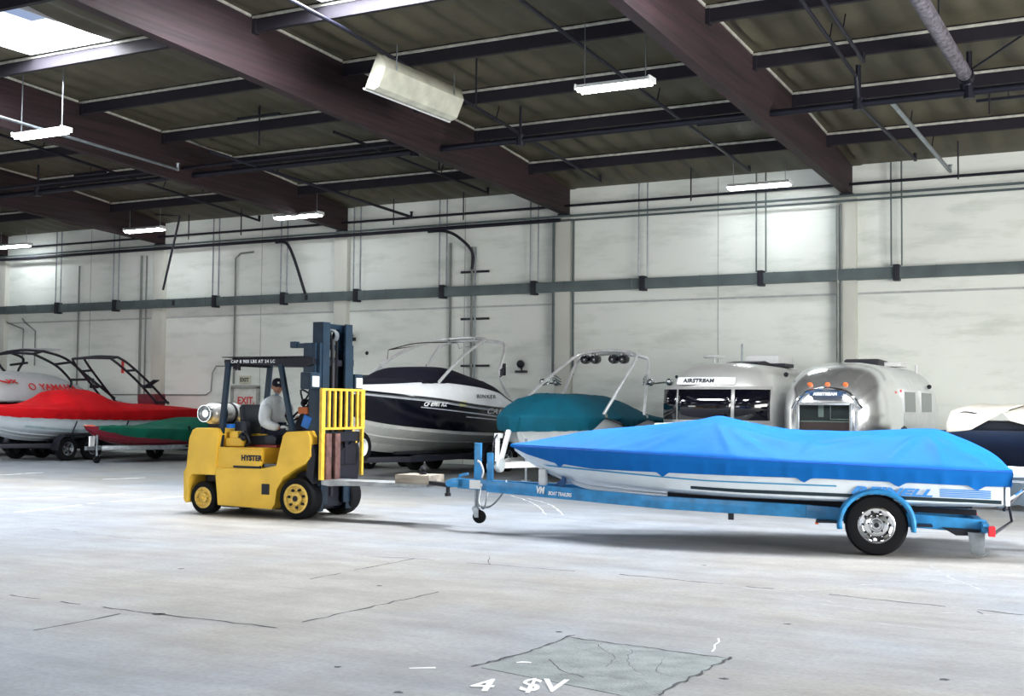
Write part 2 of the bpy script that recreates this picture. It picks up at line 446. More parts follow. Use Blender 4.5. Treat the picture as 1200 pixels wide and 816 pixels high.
# floor cracks, patch, skid arcs and paint marks
M_crack = mat('crack_shadow', rgb(64, 66, 72), 0.9, var=0.2, scale=20)
def strip(pts, w, name, m, z=0.0015, jitter=0.02, step=0.12, broken=0.0, seed=1):
    rn = random.Random(seed); b = MB(); P = []
    for (x0, y0), (x1, y1) in zip(pts, pts[1:]):
        n = max(2, int(math.hypot(x1 - x0, y1 - y0) / step))
        for k in range(n): P.append((lerp(x0, x1, k / n), lerp(y0, y1, k / n)))
    P.append(pts[-1]); rows = []
    for i, (x, y) in enumerate(P):
        a = P[max(i - 1, 0)]; c = P[min(i + 1, len(P) - 1)]
        d = Vector((c[0] - a[0], c[1] - a[1])).normalized(); n = Vector((-d.y, d.x)); j = rn.uniform(-jitter, jitter); ww = w * rn.uniform(0.4, 1.3) / 2
        rows.append([(x + n.x * (j - ww), y + n.y * (j - ww), z), (x + n.x * (j + ww), y + n.y * (j + ww), z)])
    seg = []
    for r_ in rows:
        if rn.random() < broken:
            if len(seg) > 1: b.loft(seg)
            seg = []
        else: seg.append(r_)
    if len(seg) > 1: b.loft(seg)
    return struct(b.build(name, m, smooth=False))
def G(x, y):   # a point of the floor surveyed from the photograph's calibration
    d = fw + rr * ((x - 600) / FPX) + uu * ((408 - y) / FPX); t = -HC / d.z
    return (d.x * t, d.y * t)
cr = [([(10, 698), (158, 717), (325, 736)], 0.03), ([(325, 736), (420, 715), (513, 694)], 0.03), ([(0, 747), (80, 732), (158, 717)], 0.03),
      ([(362, 679), (487, 655)], 0.022), ([(430, 652), (487, 655), (673, 670)], 0.022), ([(700, 671), (890, 689), (1040, 704), (1200, 721)], 0.03),
      ([(640, 600 + 5), (760, 618)], 0.014), ([(573, 652), (575, 662)], 0.012), ([(1147, 717), (1185, 733)], 0.012), ([(60, 620), (170, 634)], 0.012)]
for i, (p, w) in enumerate(cr): strip([G(*q) for q in p], w, 'trim_%d' % tn, M_crack, seed=i, broken=0.12); tn += 1
# asphalt patch
pp = [G(667, 748), G(856, 772), G(776, 813), G(745, 819), G(564, 783)]
b = MB(); top = [(x, y, 0.003) for x, y in pp]; b.face(top)
for q in range(len(pp)):
    a, c = pp[q], pp[(q + 1) % len(pp)]; b.face([(a[0], a[1], 0.003), (c[0], c[1], 0.003), (c[0], c[1], 0), (a[0], a[1], 0)])
struct(b.build('trim_%d' % tn, mat('grey_floor_patch', rgb(132, 140, 142), 0.85, var=0.14, scale=5, bump=0.4, bscale=50), smooth=False)); tn += 1
for i, (p, w) in enumerate([([(667, 748), (760, 760), (858, 773)], 0.018), ([(858, 771), (815, 792), (770, 816)], 0.022), ([(672, 745), (620, 764), (555, 782)], 0.018),
                            ([(641, 774), (660, 787), (684, 795)], 0.011), ([(700, 756), (720, 770), (712, 783)], 0.004), ([(740, 762), (735, 780), (755, 792)], 0.004),
                            ([(640, 790), (700, 793), (760, 801)], 0.004), ([(600, 778), (640, 781), (690, 783)], 0.004), ([(780, 770), (770, 788), (790, 795)], 0.004), ([(660, 758), (690, 764), (720, 768)], 0.004)]):
    strip([G(*q) for q in p], w, 'trim_%d' % tn, M_crack, z=0.0045, seed=20 + i, jitter=0.015, step=0.06); tn += 1
# tyre skid marks
M_skid = mat('rubber_skid', rgb(150, 150, 154), 0.7, var=0.12, scale=10)
for i, p in enumerate([[(850, 686), (930, 697), (1010, 712), (1100, 718), (1200, 722)], [(900, 700), (960, 708), (1030, 716)], [(920, 720), (1010, 729), (1100, 738), (1190, 742)], [(985, 687), (1060, 684), (1150, 685)],
                       [(1090, 662), (1110, 675), (1150, 692)], [(840, 690), (930, 692), (1000, 690)], [(596, 580), (625, 590), (640, 603)], [(618, 584), (645, 592), (660, 604)]]):
    strip(arc2 := [(v.x, v.y) for v in arc_pts([(*G(*q), 0) for q in p], 6)], 0.03 if i < 6 else 0.025, 'trim_%d' % tn, M_skid if i < 6 else mat('pale_scuff', rgb(196, 198, 198), 0.8), z=0.001, seed=40 + i, broken=0.03); tn += 1
for i, p in enumerate([[(0, 603), (110, 590), (215, 582)], [(0, 585), (70, 583), (145, 579)], [(0, 557), (50, 554)], [(120, 562), (170, 560)]]):
    strip([G(*q) for q in p], 0.1, 'trim_%d' % tn, mat('pale_worn_stripe', rgb(214, 216, 220), 0.6), z=0.001, seed=60 + i, broken=0.05); tn += 1
# spray painted 4 $V (seen from the right-hand end of the room)
b = MB(); o0 = Vector((*G(548, 810), 0.004)); X = Vector((*G(600, 812), 0.004)) - o0; X.normalize(); Y = Vector((-X.y, X.x, 0))
b.text('4', 0.44, o0, X, Y, 0.001, 0.008, wscale=0.62)
b.text('$V', 0.46, Vector((*G(606, 810), 0.004)), X, Y, 0.001, 0.008, wscale=0.5)
struct(b.build('trim_%d' % tn, mat('worn_white_spray_paint', rgb(228, 230, 234), 0.7), smooth=False)); tn += 1
b = MB(); 
strip([G(480, 784), G(540, 781)], 0.03, 'trim_%d' % tn, MATS['worn_white_spray_paint'], seed=77, broken=0.2); tn += 1; b.bm.free()
strip([G(606, 778), G(622, 777)], 0.04, 'trim_%d' % tn, MATS['worn_white_spray_paint'], z=0.0045, seed=78); tn += 1
strip([G(832, 764), G(845, 749)], 0.02, 'trim_%d' % tn, MATS['worn_white_spray_paint'], seed=79); tn += 1
# spalled pits
b = MB()
for (x, y, r_) in [(186, 720, 0.06), (466, 812, 0.035), (445, 687, 0.03), (1106, 797, 0.035), (923, 732, 0.03), (655, 741, 0.03), (848, 796, 0.03), (396, 782, 0.03), (825, 663, 0.03), (213, 667, 0.04)]:
    gx, gy = G(x, y); rn = random.Random(x); b.face([(gx + r_ * rn.uniform(0.5, 1.2) * math.cos(a), gy + r_ * rn.uniform(0.5, 1.2) * math.sin(a), 0.0015) for a in [2 * PI * k / 11 for k in range(11)]])
struct(b.build('trim_%d' % tn, M_crack, smooth=False, weld=False)); tn += 1
# ------------------------------------------------------------ services on the wall and under the roof
YWALL = YW
# wireway (square duct) along the wall
t = thing('wireway', 'long grey square wireway running along the whole pale back wall', 'cable duct', (-20, YW - 0.16, 4.8))
b = MB(); b.box((-3.5, 0, 0), (41, 0.16, 0.27), 0.008); x = -24
while x < 17:
    b.box((x, -0.083, 0), (0.03, 0.014, 0.285)); x += 0.76 if x < -1 else 1.9
b.build('duct', M_tray, t)
for xx in (-15.6, -9.2, -8.6, -4.2, -3.3):
    b = MB(); b.box((xx, -0.09, 0), (0.3 if xx < -9 else 0.09, 0.03, 0.29 if xx < -9 else 0.16), 0.006); b.build('cover_box', M_tray if xx < -9 else M_dark, t)
# threaded rod hangers of the wireway: one thing each pair with a saddle clamp
hang_x = [(-33.9, 'on the bare wall left of the second pilaster'), (-31.2, 'just left of the second pilaster'), (-26.9, 'between second and third pilasters, nearer the second'), (-24.2, 'left of the third pilaster above the mast'),
          (-21.5, 'just right of the third pilaster'), (-18.55, 'midway between the third and fourth pilasters'), (-15.66, 'just left of the fourth pilaster'), (-12.5, 'first right of the fourth pilaster'), (-9.38, 'just left of the fifth pilaster'), (-6.14, 'right of the fifth pilaster')]
for i, (x, where) in enumerate(hang_x):
    t = thing('wireway_hanger', 'thin grey rod pair holding the wireway ' + where, 'hanger', (x, YW - 0.2, 4.6), 0, 'rod pairs holding the wireway')
    for dx in (-0.12, 0.12):
        b = MB(); b.tube([(dx, 0, 0.36), (dx, 0, 2.8)], 0.02 if x > -20 else 0.022, 6); b.build('rod', M_galv if x < -10 else M_tray, t)
    b = MB(); b.box((0, 0.02, 0.2), (0.14, 0.24, 0.38), 0.01); b.build('saddle_clamp', M_dark, t)
M_cond = mat('pale_grey_conduit', rgb(120, 126, 124), 0.5, 0.2)
def pipe(pts, r, label, m=None, grp=None, name='pipe', cat='pipe', n=10, smooth_n=0):
    b = MB(); P = arc_pts(pts, smooth_n) if smooth_n else pts
    b.tube(P, r, n); o = b.build(name, m or M_pipe); tag(o, label, cat, grp); return o
# long conduits under the eave
pipe([(-50, YW - 0.3, 6.95), (7, YW - 0.3, 6.93)], 0.035, 'uppermost thin dark pipe along the back wall just under the roof edge', name='wall_pipe')
pipe([(-50, YW - 0.34, 6.66), (7, YW - 0.34, 6.66)], 0.03, 'upper of the close pair of conduits running across the pilaster heads', M_tray, name='wall_conduit', cat='conduit')
pipe([(-50, YW - 0.36, 6.55), (-14.8, YW - 0.36, 6.56)], 0.05, 'thick dark conduit left of the fourth pilaster running across the pilaster heads', name='wall_conduit', cat='conduit')
pipe([(-14.8, YW - 0.3, 6.55), (7, YW - 0.3, 6.53)], 0.028, 'lower thin grey conduit right of the fourth pilaster running across the pilaster heads', M_tray, name='wall_conduit', cat='conduit')
# vertical runs
def W(x, y, Y=YW):
    d = fw + rr * ((x - 600) / FPX) + uu * ((408 - y) / FPX); k = Y / d.y
    return (d.x * k, d.z * k + HC)
def vrun(x, y0, y1, r, label, m=None, off=0.06, hook=None, **k):
    X, z0 = W(x, y0); _, z1 = W(x, y1); pts = [(X, YW - off, z1), (X, YW - off, z0)]
    if hook: pts += [(X + hook * 0.2, YW - off, z0 + 0.14), (X + hook * 0.7, YW - off, z0 + 0.16)]
    return pipe(pts, r, label, m or M_pipe, name='wall_conduit', cat='conduit', n=8, **k)
vrun(95, 312, 470, 0.03, 'single vertical conduit on the left wall above the grey boat cover', M_cond)
vrun(278, 303, 450, 0.03, 'vertical conduit bent to the right at its top above the exit door', M_cond, hook=1)
vrun(168, 300, 470, 0.04, 'left one of the two vertical pipes beside the second pilaster', M_cond)
vrun(174, 300, 470, 0.025, 'right one of the two vertical pipes beside the second pilaster', M_cond)
vrun(396, 285, 420, 0.05, 'dark vertical pipe along the left edge of the third pilaster behind the mast', M_pipe)
vrun(530, 285, 440, 0.035, 'single vertical conduit ending in a small box left of the bent pipes', M_cond)
vrun(556, 290, 450, 0.035, 'left of the tall parallel pipe pair rising beside the black boat tower', M_cond, off=0.12)
vrun(559.5, 290, 450, 0.03, 'right of the tall parallel pipe pair rising beside the black boat tower', M_galv, off=0.1)
vrun(653, 262, 440, 0.035, 'dark vertical pipe on the left edge of the fourth pilaster', M_tray, off=0.2)
vrun(676, 258, 440, 0.035, 'dark vertical pipe on the right edge of the fourth pilaster', M_tray, off=0.2)
vrun(984, 242, 470, 0.045, 'left of the two upright pipes on the left edge of the fifth pilaster', M_cond, off=0.2)
vrun(988, 240, 470, 0.03, 'right of the two upright pipes on the left edge of the fifth pilaster', M_cond, off=0.2)
# big bent elbow pipes that drop from the eave
X, z = W(556, 290); pipe([(X - 1.3, YW - 0.36, 6.5), (X - 0.75, YW - 0.36, 6.48), (X - 0.35, YW - 0.3, 6.3), (X, YW - 0.14, 5.9), (X, YW - 0.12, 5.4)], 0.042, 'dark elbow pipe curving down from the eave between the third and fourth pilasters', smooth_n=6)
X, z = W(362, 340); pipe([(X - 1.0, YW - 0.36, 6.5), (X - 0.6, YW - 0.36, 6.45), (X - 0.35, YW - 0.3, 6.0), (X + 0.02, YW - 0.25, 5.0), (X + 0.02, YW - 0.22, 4.95)], 0.045, 'dark elbow pipe slanting down to the wireway above the forklift mast', smooth_n=6)
for y, w_, lab in ((319, 0.9, 'upper'), (374, 0.9, 'middle'), (429, 0.9, 'lowest')):
    X, z = W(558, y); b = MB(); b.box((X, YW - 0.07, z), (w_, 0.05, 0.06)); tag(b.build('pipe_bracket', M_dark, smooth=False), lab + ' small dark strut bracket across the tall pipe pair', 'bracket', 'brackets across the pipe pair')
# horizontal conduit near the exit door
X0, z0 = W(250, 463); X1, _ = W(130, 470)
pipe([(X1, YW - 0.06, z0), (X0 - 0.25, YW - 0.06, z0), (X0 - 0.05, YW - 0.06, z0 + 0.12), (X0, YW - 0.06, z0 + 0.7), (X0 + 0.15, YW - 0.06, z0 + 0.9), (X0 + 3.6, YW - 0.06, z0 + 0.85)], 0.018, 'pale conduit running low along the wall and stepping up over the exit door', M_cond, name='wall_conduit', cat='conduit')
for (a, c, lab) in (((8, 370), (29, 386), 'left one of the two short bent conduits below the wireway at the far left'), ((29, 370), (43, 388), 'right one of the two short bent conduits below the wireway at the far left')):
    X0, z0 = W(*a); X1, z1 = W(*c)
    pipe([(X0, YW - 0.1, z0 - 0.1), (X0 + 0.1, YW - 0.06, z0 - 0.25), (X1, YW - 0.06, z1), (X1, YW - 0.06, z1 - 1.2)], 0.02, lab, M_cond, name='wall_conduit', cat='conduit')
# ladder-like roof drain brace
b = MB(); d0 = Vector((*W(211, 252, 28.2),)); 
X0, z0 = W(211, 253, 28.4); X1, z1 = W(191, 340, 28.4)
b.tube([(X0 - 1.0, 28.4, z0 + 0.1), (X0, 28.4, z0), (X1, 28.4, z1)], 0.035, 8); tag(b.build('pipe_drop', M_pipe), 'dark bent pipe slanting down in front of the second pilaster', 'pipe')
# exit sign
t = thing('exit_sign', 'small grey exit sign on the wall above the pale exit door', 'sign', (-25.78, YW - 0.03, 2.36))
b = MB(); b.box((0, 0, 0), (0.42, 0.06, 0.24), 0.01); b.build('sign_box', mat('sign_plate', rgb(200, 200, 180), 0.5), t)
b = MB(); b.text('EXIT', 0.17, (0, -0.034, -0.06), (1, 0, 0), (0, 0, 1), 0.002, 0.006, 'CENTER'); b.build('lettering', mat('dark_green_lettering', rgb(40, 56, 50), 0.5), t, smooth=False)
# wall bell and bracket near the teal boat
X, z = W(612, 427); t = thing('wall_bell', 'small dark round bell on a flat bracket left of the fourth pilaster', 'bell', (X, YW, z))
b = MB(); b.sphere((0, -0.1, 0.0), 0.11, n=14); b.build('bell', M_dark, t)
b = MB(); b.box((0, -0.06, -0.2), (0.34, 0.1, 0.06), 0.01); b.box((0, -0.04, -0.1), (0.03, 0.05, 0.2)); b.build('bracket', M_dark, t)
X, z = W(414, 394); t = thing('wall_bell', 'dark alarm horn on the right edge of the third pilaster beside the mast', 'bell', (X + 0.05, YW - 0.1, z))
b = MB(); b.lathe([(0.03, 0), (0.08, -0.08), (0.14, -0.2), (0.12, -0.2), (0, -0.1)], axis='y', n=16); b.build('horn', M_dark, t)
b = MB(); b.box((-0.1, 0, -0.1), (0.34, 0.14, 0.1), 0.01); b.build('bracket', M_dark, t)
b = MB(); X, z = W(175, 427); b.box((W(144.5, 430)[0], YW - 0.03, W(144.5, 430)[1]), (0.09, 0.03, 0.42), 0.004); tag(b.build('fire_marker', M_red), 'narrow red upright marker strip on the left wall behind the black tower', 'sign')
# vents and little brackets: bolts in the wall
for i, (x, y, lab) in enumerate([(446, 429, 'small dark anchor hole in the wall just left of the black boat tower'), (430, 414, 'tiny dark anchor hole above the dark bimini roof')]):
    X, z = W(x, y); b = MB(); b.lathe([(0, -0.02), (0.05, -0.02), (0.06, 0)], (X, YW, z), 'y', 10); tag(b.build('wall_anchor', M_dark), lab, 'anchor')

# ---- roof level
# sprinkler main
t = thing('sprinkler_main', 'long dark sprinkler main crossing under the roof beams parallel to the back wall', 'pipe', (-20, 23.4, 7.3))
b = MB(); b.tube([(-24, 0, 0), (24, 0, 0.02)], 0.07, 12); b.build('main_pipe', M_pipe, t)
for x in (-16, -7.6, -2.3, 4.6, 7.3, 14.48, 16.45, 19.8):
    b = MB(); b.tube([(x, 0, 0), (x, 0, 0.75)], 0.03 if x not in (14.48, 16.45) else 0.05, 8); b.tube([(x, 0, -0.1), (x, 0, 0.12)], 0.1, 10); b.build('riser', M_pipe, t)
pipe([(-44, 23.0, 7.42), (-14.9, 23.0, 7.42)], 0.04, 'second thinner pipe close beside the sprinkler main on the left side of the roof', name='roof_pipe')
def branch(pts, r, label, m=None, ups=True):
    t = thing('sprinkler_branch', label, 'pipe', pts[0])
    o = Vector(pts[0]); b = MB(); b.tube([Vector(p) - o for p in pts], r, 8); b.build('branch_pipe', m or M_pipe, t)
    e = Vector(pts[-1]) - o
    b = MB(); b.tube([e + Vector((0, 0, -0.03)), e + Vector((0, 0, 0.14))], 0.035, 8); b.lathe([(0.0, 0.16), (0.05, 0.15), (0.05, 0.13)], e, n=10); b.build('sprinkler_head', m or M_pipe, t)
    if ups:
        for q in (0.3, 0.65):
            i = min(int(q * (len(pts) - 1)), len(pts) - 2); p = (Vector(pts[i]) * (1 - q) + Vector(pts[i + 1]) * q) - o if len(pts) == 2 else (Vector(pts[i]) + Vector(pts[i + 1])) / 2 - o
            b = MB(); b.tube([p, p + Vector((0.02, 0.1, 0.3))], 0.012, 6); b.build('hanger_loop', M_pipe, t)
branch([(-9.3, 2, 8.75), (-9.3, 16.9, 8.02), (-9.45, 29.0, 7.35)], 0.035, 'dark sprinkler branch between the two big beams passing above the bright lamp')
branch([(-12.75, 2, 8.8), (-12.75, 17, 8.05), (-13.4, 29.0, 7.4)], 0.035, 'dark sprinkler branch just right of the middle beam passing over the tilted tray')
branch([(-16.6, 22, 7.6), (-16.6, 28.8, 7.3)], 0.035, 'short dark sprinkler branch just left of the middle beam')
branch([(-5.35, 2, 8.8), (-5.35, 18.8, 7.98), (-5.52, 23.2, 7.8), (-5.52, 23.35, 7.3), (-5.55, 28.9, 7.25)], 0.035, 'left one of the two long sprinkler branches in the bay right of the reddish beam')
branch([(-5.02, 2, 8.85), (-5.02, 18.8, 7.95), (-5.15, 22.2, 7.78)], 0.035, 'right one of the two long sprinkler branches stopping at a drop above the main')
branch([(-4.95, 23.4, 7.33), (-4.85, 29.2, 6.98)], 0.045, 'pale sprinkler branch running from the main to the right end of the back wall', M_galv)
branch([(-20.3, 2, 8.2), (-20.35, 16, 7.15), (-20.6, 21.4, 7.0)], 0.03, 'bright thin conduit passing the upper left lamp under the third beam', M_galv, False)
branch([(-24.0, 17, 7.9), (-24.6, 29, 7.1)], 0.035, 'dark sprinkler branch crossing behind the left lamps')
branch([(-20.2, 22, 7.5), (-18.9, 28.6, 6.78)], 0.04, 'dark sprinkler branch sloping to the wall right of the third pilaster')
branch([(-31.5, 18, 7.9), (-30.6, 28.8, 7.2)], 0.035, 'dark sprinkler branch in the leftmost visible bay')
t = thing('round_duct', 'thick mottled grey pipe hanging down from the roof above the right end', 'pipe', (-3.6, 12, 8.1))
b = MB(); b.tube([(-0.1, 0, 0.1), (0.0, 11.3, -0.5)], 0.13, 16); b.build('duct_pipe', mat('mottled_grey_steel', rgb(120, 116, 128), 0.45, 0.4, var=0.4, scale=14), t)
b = MB(); b.tube([(0, 11.2, -0.49), (0, 11.4, -0.52)], 0.15, 16); b.tube([(0, 11.4, -0.5), (0, 11.45, -0.8)], [0.13, 0.1], 16); b.build('coupling', M_pipe, t)
b = MB(); b.tube([(0, 11.35, -0.45), (1.6, 10.8, 0.3)], 0.02, 6); b.build('brace_rod', M_pipe, t)
b = MB(); b.tube([(0, 8.7, -0.2), (0, 8.7, 0.25)], 0.015, 6); b.build('hanger_rod', M_pipe, t)
# thin ceiling hanger rods seen against the roof
rods = [(-16.2, 25.7), (-12.1, 20.5), (-3.5, 25.5), (-4.6, 28.7), (-10.9, 28.9), (-17.6, 29.2), (-19.9, 29.2), (-25.3, 29.0), (-27.5, 29.1), (-2.6, 29.3), (-23.6, 25.5), (-18.2, 21.4)]
for i, (x, y) in enumerate(rods):
    zt = roofz(y) - 0.05; b = MB(); b.tube([(x, y, zt), (x, y, 6.7 if y > 28 else 7.35)], 0.018, 6)
    near = 'reddish right-hand beam' if x > -9 else 'middle beam' if x > -18.5 else 'third beam from the right'
    tag(b.build('ceiling_rod', M_pipe, smooth=False), 'thin dark hanger rod dropping from the roof insulation near the %s' % near, 'rod', 'hanger rods under the roof near the ' + near)
# short dark slot strips under the insulation
for x, y, lab in ((-3.2, 25.9, 'short dark channel strip under the tan insulation at the far right'), (-8.9, 25.6, 'short dark channel strip left of the reddish beam'), (-18.4, 21.6, 'short dark channel strip hanging between the third and middle beams'), (-26.6, 24.3, 'short dark channel strip between the second and third beams')):
    b = MB(); b.box((x, y, roofz(y) - 0.22), (1.2, 0.08, 0.06), 0.01); b.tube([(x, y, roofz(y) - 0.2), (x, y, roofz(y))], 0.012, 6); tag(b.build('channel_strip', M_dark), lab, 'strut')
# tilted metal pan hanging by the middle beam
t = thing('metal_pan', 'tilted pale sheet metal pan hanging beside the middle beam below the roof', 'metal pan', (*[W(487, 104, 19.7)[0], 19.7], W(487, 104, 19.7)[1]))
M_pan = mat('creased_sheet_metal', rgb(205, 206, 190), 0.45, 0.1, var=0.12, scale=3, bump=0.6, bscale=4)
b = MB(); rot = Matrix.Rotation(R(-66), 3, 'Y')
def PR(x, y, z): return rot @ Vector((x, y, z))
rows = []
for y in (-1.45, -1.35, 0, 1.35, 1.45):
    e = 0.0 if abs(y) > 1.4 else -0.2
    rows.append([PR(-0.34, y, 0), PR(-0.3, y, e * 0.6), PR(-0.22, y, e), PR(0.15, y, e), PR(0.32, y, 0.0)])
b.loft(rows); o = b.build('pan_sheet', M_pan, t, angle=20)
md = o.modifiers.new('thick', 'SOLIDIFY'); md.thickness = 0.012
b = MB(); b.tube([PR(-0.35, -1.47, 0), PR(-0.35, 1.47, 0), PR(0.3, 1.47, 0)], 0.022, 6); b.build('rolled_rim', M_white, t)
b = MB(); b.tube([PR(0.15, -1, -0.2), PR(0.15, -1, -0.2) + Vector((0, 0, 0.5))], 0.012, 6); b.tube([PR(0.15, 1, -0.2), PR(0.15, 1, -0.2) + Vector((0, 0, 0.45))], 0.012, 6); b.build('hanger_wire', M_galv, t)

# fluorescent fixtures
M_tube = emis('lit_fluorescent_tube', (0.93, 0.97, 1, 1), 18)
def lamp(x, y, z, L, label, chains=True, pipes=False, tilt=0):
    t = thing('ceiling_light', label, 'ceiling light', (x, y, z), tilt, 'lit strip lights under the roof')
    b = MB(); b.prism([(-0.16, 0), (-0.07, 0.07), (0.07, 0.07), (0.16, 0), (0.15, -0.012), (0.06, 0.05), (-0.06, 0.05), (-0.15, -0.012)], -L / 2, L / 2, 'yz'); b.build('reflector', M_white, t, smooth=False)
    for dy in (-0.075, 0.075):
        b = MB(); b.tube([(-L / 2 + 0.02, dy, -0.03), (L / 2 - 0.02, dy, -0.03)], 0.04, 12); b.build('tube', M_tube, t)
    for s in (-1, 1):
        b = MB(); b.box((s * (L / 2 + 0.01), 0, 0.02), (0.03, 0.3, 0.1), 0.008); b.build('end_cap', M_white, t)
        b = MB(); zt = roofz(y) - z
        b.tube([(s * L * 0.42, 0, 0.06), (s * L * 0.42, 0, zt - 0.1)], 0.008 if not pipes else 0.014, 6); b.build('suspension_rod', M_galv, t)
    la = bpy.data.lights.new('tube_light', 'AREA'); la.shape = 'RECTANGLE'; la.size = L; la.size_y = 0.24; la.energy = 6; la.color = (0.93, 0.97, 1)
    lo = bpy.data.objects.new('tube_light', la); COL.objects.link(lo); lo.parent = t; lo.location = (0, 0, -0.09)
lamp(-8.68, 19.35, 7.1, 1.35, 'bright strip light hanging between the two big roof beams, largest of the lit lamps')
lamp(-9.05, 28.5, 6.88, 1.5, 'strip light close to the back wall just left of the right-hand beam end')
lamp(-22.1, 27.7, 6.9, 1.55, 'strip light below the beam end above the forklift roof')
lamp(-28.15, 27.9, 6.9, 1.5, 'strip light hanging above the second pilaster on the left')
lamp(-20.7, 17.6, 7.1, 1.42, 'strip light at upper left hung on two long rods from the skylight bar', pipes=True)
lamp(-35.2, 28.9, 6.9, 1.5, 'strip light cut off by the left edge of the view')
b = MB(); z = 8.0; qa, qb = W(27, 57, 17.2), W(74, 68, 17.7); b.tube([(qa[0], 17.2, qa[1]), (qb[0], 17.7, qb[1])], 0.035, 8); qc = W(36, 59, 17.3); b.tube([(qc[0], 17.3, qc[1]), (qc[0], 17.3, qc[1] + 0.25)], 0.02, 6); tag(b.build('lamp_support_bar', M_white), 'short white bar below the skylight carrying the upper left lamp rods', 'bar')
# ------------------------------------------------------------ forklift
FK = thing('forklift', 'yellow forklift with dark mast and propane tank driving toward the blue boat trailer', 'forklift', (-11.95, 14.55, 0), R(3))
HW = 0.6
def arc(cx, cz, r, a0, a1, n=8): return [(cx + r * math.cos(R(lerp(a0, a1, k / n))), cz + r * math.sin(R(lerp(a0, a1, k / n)))) for k in range(n + 1)]
# counterweight
b = MB(); b.prism([(-1.2, 0.2), (-1.21, 0.6), (-1.16, 0.68), (-1.12, 1.1), (-1.06, 1.22), (-1.0, 1.25), (-0.6, 1.25), (-0.56, 1.18), (-0.6, 0.98), (-0.62, 0.57), (-1.06, 0.57), (-1.1, 0.5), (-1.1, 0.16), (-1.16, 0.15)], -HW, HW, 'xz', 0.025)
b.build('counterweight', M_yellow, FK)
b = MB(); b.box((-1.16, 0, 0.35), (0.1, 0.9, 0.35), 0.03); b.box((-1.2, 0, 0.8), (0.06, 0.5, 0.2), 0.02); b.build('rear_grille', M_dark, FK)
# chassis side body
b = MB()
body = [(-0.62, 0.57), (-0.57, 0.14), (0.38, 0.12), (0.44, 0.2), (0.47, 0.4), (0.58, 0.58), (0.78, 0.7), (0.95, 0.78), (1.02, 0.86), (0.46, 0.74), (0.2, 0.69), (-0.4, 0.68), (-0.62, 0.68)]
b.prism(body, -HW, HW, 'xz', 0.015)
b.build('chassis', M_yellow, FK)
b = MB(); b.prism([(-0.62, 0.66), (-0.62, 0.98), (0.18, 0.98), (0.18, 0.66)], -HW + 0.03, HW - 0.03, 'xz', 0.02); b.build('engine_hood', M_yellow, FK)
b = MB(); b.prism([(-0.3, 0.72), (-0.3, 0.95), (0.2, 0.95), (0.19, 0.74), (0.17, 0.72)], -HW - 0.02, -HW + 0.06, 'xz', 0.012); o = b.build('side_panel', M_yellow, FK)
b = MB(); b.prism([(-0.29, 0.69), (-0.3, 0.725), (0.18, 0.725), (0.19, 0.69)], -HW - 0.008, -HW + 0.02, 'xz'); b.build('panel_shadow_gap', M_dark, FK, smooth=False)
b = MB(); b.text('HYSTER', 0.105, (-0.14, -HW - 0.0235, 0.8), (1, 0, 0), (0, 0, 1), 0.002, 0.006, wscale=0.95, space=1.05); b.build('lettering', M_text, o, smooth=False)
# front cowl each side and centre cowl
b = MB()
for y0, y1 in ((-HW, -HW + 0.34), (HW - 0.34, HW)):
    b.prism([(0.44, 0.7), (0.5, 0.95), (0.56, 1.17), (0.62, 1.22), (0.98, 1.24), (1.03, 1.15), (1.04, 0.88), (0.9, 0.77)], y0, y1, 'xz', 0.025)
b.prism([(0.75, 0.7), (0.78, 1.1), (0.98, 1.15), (1.0, 0.8)], -0.3, 0.3, 'xz', 0.02)
b.build('front_cowl', M_yellow, FK)
b = MB(); b.box((0.34, 0, 0.735), (0.5, 1.12, 0.05)); b.box((0.3, 0.5, 0.85), (0.3, 0.03, 0.24)); b.build('footwell', M_blackgloss, FK, smooth=False)
b = MB(); b.box((0.28, -HW - 0.002, 0.4), (0.13, 0.02, 0.15), 0.006); b.build('step_hole', M_dark, FK)
b = MB(); b.box((0.1, 0, 0.2), (1.5, 0.8, 0.2)); b.box((0.8, 0, 0.4), (0.36, 0.66, 0.5)); b.box((-0.85, 0, 0.35), (0.3, 0.7, 0.4)); b.build('underframe', M_dark, FK, smooth=False)
b = MB(); b.prism([(1.0, 0.9), (1.06, 1.05), (1.1, 0.9), (1.06, 0.5), (0.95, 0.62)], -HW + 0.02, HW - 0.02, 'xz'); b.build('tilt_cylinder_mount', M_dark, FK, smooth=False)
